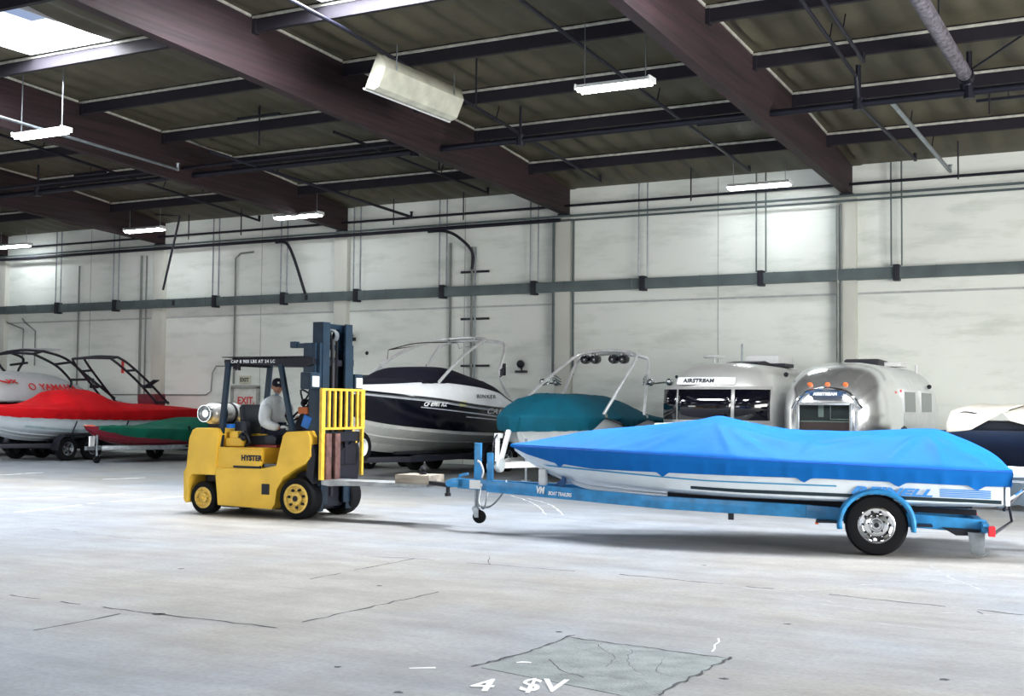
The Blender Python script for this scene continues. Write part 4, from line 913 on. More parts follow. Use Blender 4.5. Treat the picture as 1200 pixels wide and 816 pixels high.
# bunks in dark carpet
for s in (-1, 1):
    b = MB(); b.bar((-1.15, s * 0.5, 0.5), (2.6, s * 0.42, 0.52), 0.12, 0.06, bev=0.01); b.build('bunk', mat('dark_bunk_carpet', rgb(30, 32, 40), 0.9), TL_)
# lettering on the front rail
px0 = Vector((4.75, 0.2, 0)); 
def railpt(x): y = lerp(0.66, 0.05, (x - 2.66) / (5.75 - 2.66)); return Vector((x, y + 0.042, rail_z(x)))
XD = (railpt(3.4) - railpt(4.8)).normalized()
b = MB(); b.text('VM', 0.11, railpt(4.78) + Vector((0, 0.004, -0.02)), XD, (0, 0, 1), 0.001, 0.006, shear=0.2); b.text('BOAT TRAILERS', 0.062, railpt(4.55) + Vector((0, 0.004, -0.03)), XD, (0, 0, 1), 0.001, 0.002, shear=0.2); b.build('lettering', M_textw, TL_, smooth=False)
# axle, wheels, fenders
b = MB(); b.tube([(0, -0.9, 0.33), (0, 0.9, 0.33)], 0.035, 10); b.box((0, -0.72, 0.34), (0.7, 0.06, 0.05), 0.01); b.box((0, 0.72, 0.34), (0.7, 0.06, 0.05), 0.01); b.build('axle', M_dark, TL_)
for s in (-1, 1):
    c = (0, s * 0.955, 0.335); r = 0.335; w = 0.21; b = MB()
    prof = [(0.195, -w / 2 * s), (0.26, -w / 2 * s * 1.06), (0.31, -w / 2 * s), (r, -w / 2 * s * 0.75), (r, w / 2 * s * 0.75), (0.31, w / 2 * s), (0.26, w / 2 * s * 1.08), (0.2, w / 2 * s), (0.195, w / 2 * s * 0.7)]
    b.lathe(prof, c, 'y', 48)
    for g in (-0.05, 0.0, 0.05): b.lathe([(r + 0.001, g - 0.006), (r + 0.003, g), (r + 0.001, g + 0.006)], c, 'y', 48)
    ty = b.build('wheel', M_black, TL_)
    b = MB(); y = w / 2 * s
    b.lathe([(0.197, y * 0.7), (0.2, y * 1.0), (0.192, y * 1.05), (0.183, y * 0.95), (0.178, y * 0.45), (0.15, y * 0.38), (0.12, y * 0.55), (0.085, y * 0.6), (0.075, y * 0.35), (0.06, y * 0.35), (0.058, y * 0.8), (0.05, y * 0.92), (0, y * 0.94)], c, 'y', 40)
    b.build('rim', M_chrome, ty)
    b = MB()
    for k in range(10):
        a = 2 * PI * k / 10; b.lathe([(0, y * 0.5), (0.016, y * 0.5), (0.016, y * 0.45)], (c[0] + 0.138 * math.cos(a), c[1], c[2] + 0.138 * math.sin(a)), 'y', 12)
    for k in range(5):
        a = 2 * PI * k / 5 + 0.2; b.lathe([(0.012, y * 0.36), (0.012, y * 0.72), (0, y * 0.74)], (c[0] + 0.088 * math.cos(a), c[1], c[2] + 0.088 * math.sin(a)), 'y', 6)
    b.lathe([(0.028, y * 0.93), (0.028, y * 0.97), (0, y * 0.97)], c, 'y', 16); b.build('lug_nut', M_dark, ty)
    # fender arc
    b = MB(); rows = []
    for k in range(25):
        a = R(lerp(-8, 190, k / 24)); rx = 0.42; rz = 0.4
        ca, sa = math.cos(a), math.sin(a)
        rows.append([(ca * (rx - 0.05), s * 0.835, 0.335 + sa * (rz - 0.05)), (ca * rx, s * 0.84, 0.335 + sa * rz), (ca * (rx + 0.008), s * 0.95, 0.335 + sa * (rz + 0.008)), (ca * rx, s * 1.075, 0.335 + sa * rz), (ca * (rx - 0.02), s * 1.1, 0.335 + sa * (rz - 0.02)), (ca * (rx - 0.055), s * 1.1, 0.335 + sa * (rz - 0.055))])
    b.loft(rows); o = b.build('fender', M_blue, TL_); md = o.modifiers.new('t', 'SOLIDIFY'); md.thickness = 0.008
    b = MB(); b.box((0.52, s * 0.9, 0.35), (0.26, 0.28, 0.02), 0.004); b.box((-0.5, s * 0.9, 0.34), (0.18, 0.28, 0.02), 0.004); b.build('fender_step', M_dark, TL_)
b = MB(); b.box((0.64, 1.0, 0.335), (0.04, 0.03, 0.03), 0.008); b.build('marker_light', M_amber, TL_)
# rear
b = MB(); b.bar((-1.2, -0.95, 0.37), (-1.2, 0.95, 0.37), 0.08, 0.08, bev=0.005); b.bar((-1.2, 0.77, 0.42), (-1.2, 0.98, 0.4), 0.06, 0.03); b.build('rear_crossbar', M_blue, TL_)
for s in (-1, 1):
    b = MB(); b.box((-1.26, s * 0.95, 0.34), (0.07, 0.13, 0.11), 0.012); b.build('tail_light', M_redlens, TL_)
b = MB(); b.prism([(-0.75, 0.34), (-1.18, 0.34), (-1.1, 0.27), (-0.9, 0.26)], 0.78, 0.84, 'xz', 0.005); b.build('spring_hanger', M_dark, TL_)

BT = thing('covered_boat', 'white runabout under a bright blue cover on the blue trailer, nearest boat', 'boat', TO, TR)
# hull stations: x, half beam at gunwale, gunwale z, chine half, chine z, keel z
ST = [(-1.38, 1.05, 0.985, 0.98, 0.60, 0.52), (-0.6, 1.09, 0.99, 1.0, 0.585, 0.49), (0.4, 1.11, 1.0, 1.0, 0.575, 0.47), (1.4, 1.1, 1.015, 0.96, 0.58, 0.46), (2.3, 1.03, 1.03, 0.86, 0.6, 0.46), (3.1, 0.9, 1.04, 0.68, 0.63, 0.47), (3.9, 0.66, 1.05, 0.42, 0.68, 0.52), (4.5, 0.4, 1.055, 0.2, 0.75, 0.66), (4.95, 0.2, 1.06, 0.08, 0.86, 0.82), (5.27, 0.03, 1.06, 0.01, 1.0, 0.99)]
def hull_interp(x): return [smooth_interp([s[0] for s in ST], [s[k] for s in ST], x) for k in range(1, 6)]
NX = 60
XS = [lerp(-1.38, 5.27, k / NX) for k in range(NX + 1)]
def hull_row(x, out=0.0):
    bh, gz, ch, cz, kz = hull_interp(x); pts = []
    half = [(0, kz), (ch * 0.35, lerp(kz, cz, 0.36)), (ch * 0.36, lerp(kz, cz, 0.34) + 0.012), (ch * 0.7, lerp(kz, cz, 0.7)), (ch * 0.98, cz), (ch + 0.015, cz + 0.02)]
    for k in range(1, 7):
        t = k / 6; half.append((lerp(ch + 0.01, bh, t ** 0.8), lerp(cz + 0.03, gz, t)))
    L_ = [(x, -y, z) for y, z in reversed(half[1:])]; return L_ + [(x, y, z) for y, z in half]
b = MB(); rows = [hull_row(x) for x in XS]; b.loft(rows); b.face(rows[0]); b.build('hull', mat('white_gelcoat', rgb(214, 224, 232), 0.25, var=0.03, coat=0.3), BT, angle=30)
def band(z0f, z1f, x0, x1, name, m, off=0.006, both=True, n=40):
    """ribbon that follows the hull side between two heights given as functions of x"""
    b = MB()
    for s in ((1, -1) if both else (1,)):
        rows = []
        for k in range(n + 1):
            x = lerp(x0, x1, k / n); bh, gz, ch, cz, kz = hull_interp(x)
            def yy(z): t = max(0, min(1, (z - cz - 0.03) / (gz - cz - 0.03))); return lerp(ch + 0.01, bh, t ** 0.8) + off
            z0 = z0f(x); z1 = z1f(x); rows.append([(x, s * yy(z0), z0), (x, s * yy((z0 + z1) / 2), (z0 + z1) / 2), (x, s * yy(z1), z1)])
        b.loft(rows)
    return b.build(name, m, BT)
M_stripe = mat('blue_hull_stripe', rgb(40, 140, 190), 0.35, var=0.03); M_dstripe = mat('dark_green_blue_stripe', rgb(18, 44, 54), 0.35, var=0.03); M_lb = mat('bright_blue_stripe', rgb(60, 140, 215), 0.35, var=0.03)
band(lambda x: 0.735 + max(0, x - 2) * 0.028, lambda x: 0.75 + max(0, x - 2) * 0.03, 0.35, 4.7, 'blue_stripe', M_stripe)
band(lambda x: 0.622 + max(0, x - 1.5) * 0.02, lambda x: 0.662 + max(0, x - 1.5) * 0.012, -1.36, 2.2, 'dark_stripe', M_dstripe)
for k in range(5): band(lambda x, k=k: 0.675 + k * 0.019, lambda x, k=k: 0.687 + k * 0.019, -1.25, -0.72, 'tail_stripe', M_lb, n=10)
b = MB(); bh, gz, ch, cz, kz = hull_interp(-0.2)
b.text('REINELL', 0.115, (0.2, 1.062, 0.672), (-1, -0.0, 0), (0, 0.15, 1), 0.003, 0.004, shear=0.35, wscale=2.0); b.build('lettering', M_lb, BT, smooth=False)
# cover: deck canopy with skirt
RX = [-1.47, -1.4, -1.25, -1.02, -0.72, -0.2, 0.3, 0.75, 1.2, 1.62, 1.88, 2.2, 2.9, 3.85, 4.7, 5.33]
RZ = [1.02, 1.12, 1.22, 1.32, 1.41, 1.38, 1.34, 1.33, 1.37, 1.45, 1.49, 1.44, 1.36, 1.27, 1.16, 1.075]
def cov_edge(x): bh, gz, *_ = hull_interp(max(-1.38, min(5.27, x))); return bh + 0.03, gz + 0.01
NC = 28
rn = random.Random(11); folds = []
for k in range(26): folds.append((rn.uniform(-1.3, 4.8), rn.uniform(-1, 1), rn.uniform(-0.9, 0.9), rn.uniform(0.03, 0.09), rn.uniform(0.004, 0.012)))
def cover_pt(x, t):
    bh, gz = cov_edge(x); zr = smooth_interp(RX, RZ, x)
    p = interp([-1.5, -0.5, 0.8, 2.2, 3.2, 5.3], [2.6, 2.6, 2.0, 2.8, 2.0, 1.5], x)
    y = bh * math.sin(t * PI / 2) if p > 9 else bh * t
    z = gz + (zr - gz) * (1 - abs(t) ** p)
    # tension folds: from the windshield corners and the stern corners
    def fold(ax, at, bx, bt, w, a):
        dx = (bx - ax); dt = (bt - at); L2 = dx * dx + dt * dt; q = max(0, min(1, ((x - ax) * dx + (t - at) * dt) / L2)); px_ = ax + dx * q; pt_ = at + dt * q
        d2 = ((x - px_) ** 2 + (t - pt_) ** 2) / (w * w); return a * math.exp(-d2) * min(1, q * 2.2) * (1.15 - 0.5 * q)
    s_ = 0
    for sg in (-1, 1):
        for (bx, bt) in ((3.3, 0.95), (2.9, 0.98), (1.6, 0.98), (1.1, 0.96), (0.6, 0.7)): s_ += fold(1.9, sg * 0.5, bx, sg * bt, 0.05, 0.034)
        for (bx, bt) in ((-0.2, 0.93), (-0.75, 0.97), (-1.25, 0.97), (0.7, 0.85)): s_ += fold(-0.6, sg * 0.45, bx, sg * bt, 0.045, 0.036)
        for (ax, at, bx, bt) in ((-0.7, 0.55, -1.35, 0.8), (-0.6, 0.7, -1.2, 0.9), (-0.9, 0.4, -1.4, 0.62)): s_ += fold(ax, sg * at, bx, sg * bt, 0.035, 0.03)
        s_ += fold(-0.2, sg * 0.42, 0.6, sg * 0.62, 0.05, 0.04) + fold(0.6, sg * 0.62, 1.5, sg * 0.42, 0.05, 0.04) + fold(-0.1, sg * 0.6, 0.7, sg * 0.76, 0.04, 0.03) + fold(0.7, sg * 0.76, 1.6, sg * 0.6, 0.04, 0.03) + fold(0.0, sg * 0.2, 1.4, sg * 0.25, 0.06, 0.03) + fold(4.3, sg * 0.2, 3.9, sg * 0.9, 0.05, 0.015) + fold(3.0, sg * 0.3, 3.6, sg * 0.9, 0.05, 0.012)
    for (fx, ft, sl, w, a) in folds:
        d = (x - fx) * math.cos(sl) + (t - ft) * math.sin(sl) * 1.0; e = -(x - fx) * math.sin(sl) + (t - ft) * math.cos(sl)
        s_ += a * math.exp(-(e / w) ** 2 - (d / 0.5) ** 2)
    env = min(1, (1 - abs(t)) * 8) * min(1, (x + 1.47) * 5) * min(1, (5.33 - x) * 3)
    return (x, y, z + s_ * max(0, env) - 0.01 * env)
b = MB(); rows = []
NXC = 190
XC = [lerp(-1.47, 5.33, k / NXC) for k in range(NXC + 1)]
notch = [4.35, 2.6, 0.72, -0.28, -1.1]
for x in XC:
    top = [cover_pt(x, lerp(-1, 1, k / (NC * 2))) for k in range(NC * 2 + 1)]
    bh, gz = cov_edge(x); dep = interp([-1.47, -1.2, 0.5, 2, 3.7, 4.5, 5.0, 5.33], [0.18, 0.185, 0.19, 0.22, 0.25, 0.2, 0.12, 0.03], x)
    for nx in notch: dep += 0.055 * max(0, 1 - abs(x - nx) / 0.09)
    wv = 0.006 * math.sin(x * 23) + 0.004 * math.sin(x * 41 + 1)
    _h = hull_interp(max(-1.38, min(5.27, x)))
    def hy(z): t_ = max(0, min(1, (z - _h[3] - 0.03) / (_h[1] - _h[3] - 0.03))); return lerp(_h[2] + 0.01, _h[0], t_ ** 0.8)
    def sk(s):
        return [(x, s * (bh + 0.008), gz - 0.03), (x, s * (hy(gz - dep * 0.5) + 0.03 + wv), gz - dep * 0.5), (x, s * (hy(gz - dep) + 0.022 + abs(wv)), gz - dep)]
    rows.append(sk(-1)[::-1] + top + sk(1))
b.loft(rows)
# stern flap
x = -1.47; ft = rows[0][3:-3]; b.loft([ft, [(x - 0.01, p[1], min(p[2], cov_edge(x)[1] - 0.05) if True else 0) for p in ft], [(x + 0.02, p[1], cov_edge(x)[1] - 0.19) for p in ft]])
M_cover = mat('bright_blue_boat_cover', rgb(0, 100, 180), 0.65, var=0.05, spec=0.2, scale=2.5, bump=0.35, bscale=7)
cv = b.build('cover', M_cover, BT, angle=50)
b = MB()
for s in (-1, 1): b.tube([(x, s * (cov_edge(x)[0] + 0.01), cov_edge(x)[1] - 0.02) for x in XC[::6]], 0.006, 6)
b.build('cover_seam', mat('cover_seam_blue', rgb(16, 84, 190), 0.6), cv)
b = MB(); b.box((-1.43, 0, 0.78), (0.05, 1.96, 0.36), 0.01); b.build('transom', M_white if False else MATS['white_gelcoat'], BT)
# stern drive, swim platform and ladder
b = MB(); b.box((-1.66, 0.1, 0.93), (0.42, 1.5, 0.045), 0.015); b.build('swim_platform', MATS['white_gelcoat'], BT)
b = MB()
for s in (-0.5, 0.75): b = MB(); b.tube([(-1.4, s, 0.6), (-1.82, s, 0.9)], 0.018, 8); b.build('platform_strut', M_chrome, BT)
b = MB(); b.tube([(-1.5, 0.8, 1.0), (-1.95, 0.8, 0.98), (-1.95, 0.45, 0.98), (-1.5, 0.45, 1.0)], 0.016, 8); b.tube([(-1.5, 0.78, 0.86), (-2.0, 0.7, 0.83)], 0.014, 8); b.build('platform_rail', M_chrome, BT)
b = MB(); b.prism([(-1.42, 0.5), (-1.42, 0.85), (-1.62, 0.9), (-1.78, 0.86), (-2.0, 0.66), (-2.16, 0.52), (-2.1, 0.42), (-1.9, 0.5), (-1.66, 0.56)], -0.09, 0.09, 'xz', 0.03)
b.lathe([(0, -0.2), (0.05, -0.14), (0.075, 0), (0.075, 0.12), (0.05, 0.2), (0, 0.22)], (-2.1, 0, 0.55), 'x', 18, Matrix.Rotation(R(40), 3, 'Y')); b.build('stern_drive', mat('grey_drive_leg', rgb(90, 104, 116), 0.35, 0.3), BT)
b = MB()
for k in range(3):
    a = 2 * PI * k / 3 + 0.4; c = Vector((-2.24, 0, 0.66)); ax = Vector((-0.77, 0, 0.64)); e1 = Vector((0, 1, 0)); e2 = ax.cross(e1); d = e1 * math.cos(a) + e2 * math.sin(a); n_ = ax.cross(d)
    b.loft([[c + d * 0.03 - n_ * 0.02 - ax * 0.02, c + d * 0.03 + n_ * 0.02 + ax * 0.02], [c + d * 0.1 - n_ * 0.07 - ax * 0.03, c + d * 0.1 + n_ * 0.07 + ax * 0.03], [c + d * 0.18 - n_ * 0.04 - ax * 0.02, c + d * 0.18 + n_ * 0.05 + ax * 0.02]])
o = b.build('propeller', M_galv, BT); md = o.modifiers.new('t', 'SOLIDIFY'); md.thickness = 0.008
b = MB(); b.tube([(-1.4, 0.85, 0.55), (-1.62, 0.6, 0.72)], 0.02, 8); b.tube([(-1.45, 0.9, 0.62), (-1.5, 0.75, 0.42), (-1.3, 0.9, 0.3)], 0.018, 8); b.build('hydraulic_ram', M_dark, BT)
b = MB(); b.prism([(-1.02, 0.31), (-1.2, 0.31), (-1.19, 0.1), (-1.14, 0.06), (-1.06, 0.08)], 0.86, 0.9, 'xz', 0.004); b.tube([(-1.24, 0.88, 0.12), (-1.2, 0.88, 0.07), (-1.15, 0.88, 0.05)], 0.008, 6); b.build('rear_stand', M_galv, TL_)

# the tongue is lifted by the forks: bring frame, hull and cover to the surveyed heights and lengths
KX = [-2.6, -1.39, 0.0, 0.2, 0.72, 1.78, 3.7, 5.3, 6.04, 6.47, 6.8]; KN = [-2.45, -1.33, 0.05, 0.28, 0.78, 1.72, 3.27, 4.42, 4.95, 5.27, 5.54]
def remap(o, dzx, dzz):
    if o.type == 'MESH' and o.name.split('.')[0] not in ('wheel', 'rim', 'lug_nut', 'axle', 'fender', 'fender_step', 'marker_light'):
        for v in o.data.vertices:
            xn = interp(KX, KN, v.co.x) if o.name.split('.')[0] not in ('jack_wheel', 'jack', 'jack_tube') else v.co.x - 1.09
            v.co.z += interp(dzx, dzz, xn); v.co.x = xn
        o.data.update()
    for c in o.children: remap(c, dzx, dzz)
remap(TL_, [-1.3, 0.6, 2.24, 4.6, 5.3], [-0.045, 0.02, 0.045, 0.095, 0.115]); remap(BT, [-1.3, 0.3, 1.7, 3.2, 4.4], [-0.025, 0.01, 0.03, 0.055, 0.055])
# ------------------------------------------------------------ stored boats, bows toward the room (-Y)
Y90 = R(-90)
def boat_hull(root, st, m, L0, L1, n=48, chine_steps=True, transom=True):
    xs_ = [s[0] for s in st]
    def HI(x): return [smooth_interp(xs_, [s[k] for s in st], x) for k in range(1, 6)]
    def row(x):
        bh, gz, ch, cz, kz = HI(x)
        half = [(0, kz), (ch * 0.33, lerp(kz, cz, 0.33)), (ch * 0.34, lerp(kz, cz, 0.30) + 0.025), (ch * 0.66, lerp(kz, cz, 0.63)), (ch * 0.67, lerp(kz, cz, 0.62) + 0.03), (ch * 0.97, cz), (ch + 0.02, cz + 0.03)]
        for k in range(1, 7): t = k / 6; half.append((lerp(ch + 0.02, bh, t ** 0.75), lerp(cz + 0.03, gz, t)))
        return [(x, -y, z) for y, z in reversed(half[1:])] + [(x, y, z) for y, z in half]
    b = MB(); rows = [row(lerp(L0, L1, k / n)) for k in range(n + 1)]; b.loft(rows)
    if transom: b.face(rows[0])
    b.build('hull', m, root, angle=25); return HI
def ribbon(root, HI, z0f, z1f, x0, x1, name, m, off=0.008, n=40, both=True):
    b = MB()
    for s in ((1, -1) if both else (1,)):
        rows = []
        for k in range(n + 1):
            x = lerp(x0, x1, k / n); bh, gz, ch, cz, kz = HI(x)
            def yy(z):
                t = (z - cz - 0.03) / max(1e-3, (gz - cz - 0.03))
                return (lerp(ch + 0.02, bh, max(0, min(1, t)) ** 0.75) if t >= 0 else ch + 0.02) + off
            z0 = z0f(x, HI(x)); z1 = z1f(x, HI(x)); rows.append([(x, s * yy(lerp(z0, z1, q / 6)), lerp(z0, z1, q / 6)) for q in range(7)])
        b.loft(rows)
    return b.build(name, m, root)
def cover_loft(root, edge, ridge, pw, L0, L1, skirt, m, name='cover', n=110, nc=16, folds=12, seed=1, amp=0.02, over=0.04, sag=()):
    rn = random.Random(seed); F = [(rn.uniform(L0, L1), rn.uniform(-1, 1), rn.uniform(-1.2, 1.2), rn.uniform(0.03, 0.08), rn.uniform(0.3, 1) * amp) for _ in range(folds)]
    b = MB(); rows = []
    for k in range(n + 1):
        x = lerp(L0, L1, k / n); bh, gz = edge(x); bh += over; zr = ridge(x); p = pw(x); top = []
        for q in range(2 * nc + 1):
            t = lerp(-1, 1, q / (2 * nc)); z = gz + (zr - gz) * (1 - abs(t) ** p); s_ = 0
            for (fx, ft, sl, w, a) in F:
                d = (x - fx) * math.cos(sl) + (t - ft) * math.sin(sl); e = -(x - fx) * math.sin(sl) + (t - ft) * math.cos(sl); s_ += a * math.exp(-(e / w) ** 2 - (d / 0.6) ** 2)
            env = min(1, (1 - abs(t)) * 6) * min(1, (x - L0) * 4) * min(1, (L1 - x) * 4); top.append((x, bh * t, z + s_ * env))
        d = skirt(x); wv = 0.01 * math.sin(x * 17 + seed) + 0.006 * math.sin(x * 39)
        def sk(s): return [(x, s * (bh + 0.01), gz - 0.04), (x, s * (bh + wv), gz - d * 0.6), (x, s * (bh - 0.03 + wv), gz - d + 0.6 * wv)]
        rows.append(sk(-1)[::-1] + top + sk(1))
    b.loft(rows); e0 = rows[0]; b.face(e0); b.face(rows[-1]); return b.build(name, m, root, angle=55)
def trailer_wheel(b_parent, c, r, w, mrim, hub=0.19, spokes=0):
    s = 1 if c[1] > 0 else -1
    b = MB(); b.lathe([(hub, -w / 2 * s), (r * 0.92, -w / 2 * s), (r, -w / 2 * s * 0.75), (r, w / 2 * s * 0.75), (r * 0.92, w / 2 * s), (hub, w / 2 * s)], c, 'y', 32); o = b.build('wheel', M_black, b_parent)
    b = MB(); y = w / 2 * s; b.lathe([(hub + 0.003, 0), (hub + 0.004, y), (hub - 0.02, y * 0.9), (hub - 0.03, y * 0.4), (0.06, y * 0.5), (0.05, y * 0.8), (0, y * 0.82)], c, 'y', 28); b.build('rim', mrim, o)
    b = MB()
    for k in range(5):
        a = 2 * PI * k / 5; b.lathe([(0, y * 0.62), (0.035, y * 0.6), (0.035, y * 0.3)], (c[0] + (hub - 0.075) * math.cos(a), c[1], c[2] + (hub - 0.075) * math.sin(a)), 'y', 12)
    b.build('rim_hole', M_dark, o)
def stored_trailer(name, label, X, Y, m, L0, tongue, rw, zr, wheels, jack=True, r=0.33, wy=None, rim=None):
    t = thing(name, label, 'trailer', (X, Y, 0), Y90)
    b = MB()
    for s in (-1, 1):
        b.bar((L0, s * rw, zr), (tongue - 2.2, s * rw, zr), 0.07, 0.13, bev=0.006); b.bar((tongue - 2.25, s * rw, zr), (tongue - 0.5, s * 0.05, zr), 0.07, 0.12, bev=0.006)
    for x in (L0 + 0.05, (L0 + tongue) / 2 - 1, tongue - 2.25): b.bar((x, -rw, zr - 0.03), (x, rw, zr - 0.03), 0.07, 0.09)
    b.bar((tongue - 0.6, 0, zr), (tongue, 0, zr), 0.09, 0.1); b.build('frame', m, t)
    wy = wy or rw + 0.18
    for x in wheels:
        for s in (-1, 1): trailer_wheel(t, (x, s * wy, r), r, 0.2, rim or M_alu)
    for s in (-1, 1):
        b = MB(); rows = []; x0, x1 = min(wheels) - r - 0.06, max(wheels) + r + 0.06
        P = [(x1, r * 0.9), (x1 - 0.06, r * 1.7), (x1 - 0.25, r * 2.15), (x0 + 0.25, r * 2.15), (x0 + 0.06, r * 1.7), (x0, r * 0.9)]
        for (x, z) in P: rows.append([(x, s * (wy - 0.13), z), (x, s * (wy + 0.12), z), (x, s * (wy + 0.13), z - 0.03)])
        b.loft(rows); o = b.build('fender', m, t); md = o.modifiers.new('t', 'SOLIDIFY'); md.thickness = 0.012
    b = MB(); b.tube([(x, 0, r) for x in (0, 0)] if False else [(wheels[0], -wy, r), (wheels[0], wy, r)], 0.035, 8)
    if len(wheels) > 1: b.tube([(wheels[1], -wy, r), (wheels[1], wy, r)], 0.035, 8)
    b.build('axle', M_dark, t)
    if jack:
        b = MB(); b.tube([(tongue - 0.3, 0.09, 0.12), (tongue - 0.3, 0.09, zr + 0.35)], 0.03, 10); b.build('jack', M_galv, t)
        b = MB(); b.lathe([(0, -0.03), (0.1, -0.03), (0.1, 0.03), (0, 0.03)], (tongue - 0.3, 0.09, 0.1), 'y', 18); b.build('jack_wheel', M_black, t)
    for s in (-1, 1):
        b = MB(); b.bar((L0 + 0.2, s * 0.4, zr + 0.12), (tongue - 2.3, s * 0.38, zr + 0.12), 0.1, 0.06); b.build('bunk', MATS['dark_bunk_carpet'], t)
    return t
def tower(root, L_, r, m, name='tower'):
    b = MB()
    for pts in L_: b.tube(arc_pts(pts, 6) if len(pts) > 2 else pts, r, 10)
    return b.build(name, m, root)

# ---- black and white cruiser behind the forklift backrest
CX, CY = -16.2, 26.0
BB = thing('wakeboard_boat', 'large black and white boat with silver arch tower behind the forklift mast', 'boat', (CX, CY, 0), Y90)
st = [(-2.9, 1.15, 1.5, 1.05, 0.82, 0.5), (-1.3, 1.23, 1.56, 1.1, 0.85, 0.48), (0.5, 1.25, 1.66, 1.1, 0.9, 0.48), (2.0, 1.18, 1.78, 0.98, 0.98, 0.52), (3.2, 0.95, 1.86, 0.68, 1.08, 0.62), (4.1, 0.6, 1.93, 0.32, 1.24, 0.84), (4.7, 0.25, 1.97, 0.1, 1.5, 1.25), (4.98, 0.03, 1.98, 0.01, 1.85, 1.8)]
HI = boat_hull(BB, st, mat('cream_hull_bottom', rgb(196, 200, 196), 0.3, var=0.05, coat=0.3), -2.9, 4.98)
ribbon(BB, HI, lambda x, h: h[3] + 0.1, lambda x, h: h[1] - 0.06, -2.88, 4.95, 'black_hull_side', mat('black_gelcoat', rgb(4, 5, 18), 0.14, var=0.02, coat=0.4))
ribbon(BB, HI, lambda x, h: h[1] - 0.11, lambda x, h: h[1] - 0.07, -2.88, 4.95, 'silver_stripe', mat('silver_stripe', rgb(190, 196, 204), 0.3), off=0.014)
# deck moulding: rises from the gunwale to the windshield line
b = MB(); rows = []
DX = [-2.9, -1.6, -0.8, 0.5, 2.0, 3.2, 4.2, 4.98]; DZ = [1.55, 1.72, 1.95, 2.08, 2.14, 2.08, 2.03, 1.99]
for k in range(50):
    x = lerp(-2.9, 4.98, k / 49); bh, gz, *_ = HI(x); dz = smooth_interp(DX, DZ, x); inn = max(0.02, bh - 0.16)
    rows.append([(x, s * a, z) for s, a, z in ((-1, bh + 0.02, gz - 0.06), (-1, bh + 0.01, gz), (-1, bh - 0.04, lerp(gz, dz, 0.6)), (-1, inn, dz), (-1, inn * 0.5, dz + 0.03), (1, 0, dz + 0.04), (1, inn * 0.5, dz + 0.03), (1, inn, dz), (1, bh - 0.04, lerp(gz, dz, 0.6)), (1, bh + 0.01, gz), (1, bh + 0.02, gz - 0.06))])
b.loft(rows); b.build('deck', mat('white_deck_gelcoat', rgb(226, 230, 236), 0.25, var=0.02, coat=0.3), BB, angle=40)
b = MB()
for s in (-1, 1): b.tube([(x, s * (HI(x)[0] + 0.02), HI(x)[1] - 0.03) for x in [lerp(-2.88, 4.9, k / 30) for k in range(31)]], 0.028, 8)
b.build('rub_rail', M_blackgloss, BB)
M_navy = mat('navy_cockpit_cover', rgb(12, 14, 30), 0.8, spec=0.2, var=0.15, scale=3, bump=0.3, bscale=5)
cover_loft(BB, lambda x: (min(1.05, HI(x)[0] - 0.12), smooth_interp(DX, DZ, x) + 0.02), lambda x: smooth_interp([-1.7, -1.2, 0.0, 0.9, 1.7, 2.35, 2.45], [1.86, 2.16, 2.4, 2.53, 2.5, 2.2, 2.17], x), lambda x: 4.0, -1.7, 2.45, lambda x: 0.06, M_navy, 'cockpit_cover', 60, 12, 8, 3, 0.02, 0.0)
cover_loft(BB, lambda x: (max(0.05, HI(x)[0] - 0.22), smooth_interp(DX, DZ, x) + 0.02), lambda x: smooth_interp(DX, DZ, x) + 0.1, lambda x: 2.5, 2.5, 4.3, lambda x: 0.03, M_navy, 'bow_cover', 30, 8, 4, 4, 0.015, 0.0)
ribbon(BB, HI, lambda x, h: 1.3 + 0.07 * (x + 1.2), lambda x, h: 1.3 + 0.075 * (x + 1.2) + 0.04 * (2.6 - x) / 3.8, -1.2, 2.6, 'silver_swoosh', MATS['silver_stripe'], off=0.02, both=False)
ribbon(BB, HI, lambda x, h: 1.22 + 0.05 * (x + 1.6), lambda x, h: 1.235 + 0.055 * (x + 1.6), -1.4, 0.9, 'lower_swoosh', MATS['silver_stripe'], off=0.02, both=False)
b = MB()
b.text('CAPTIVA', 0.19, (0.05, 1.262, 1.43), (-1, 0, 0), (0, 0.15, 1), 0.003, 0.002, shear=0.3, wscale=1.9, space=1.2)
b.build('maker_lettering', M_textw, BB, smooth=False); b = MB()
b.text('CF 8981 RZ', 0.13, (2.62, 1.135, 1.6), (-1, 0.1, 0), (0, 0.2, 1), 0.003, 0.004, shear=0.2, wscale=1.3); b.build('registration_lettering', M_textw, BB, smooth=False)
b = MB(); b.box((1.1, 1.24, 1.66), (0.3, 0.02, 0.12)); b.build('registration_sticker', mat('pale_yellow_sticker', rgb(220, 220, 160), 0.5), BB, smooth=False)
b = MB(); b.text('RINKER', 0.13, (0.55, 1.29, 1.8), (-1, 0, 0), (0, -0.35, 1), 0.003, 0.002, shear=0.3, wscale=1.8, space=1.2); b.build('dark_lettering', M_text, BB, smooth=False)
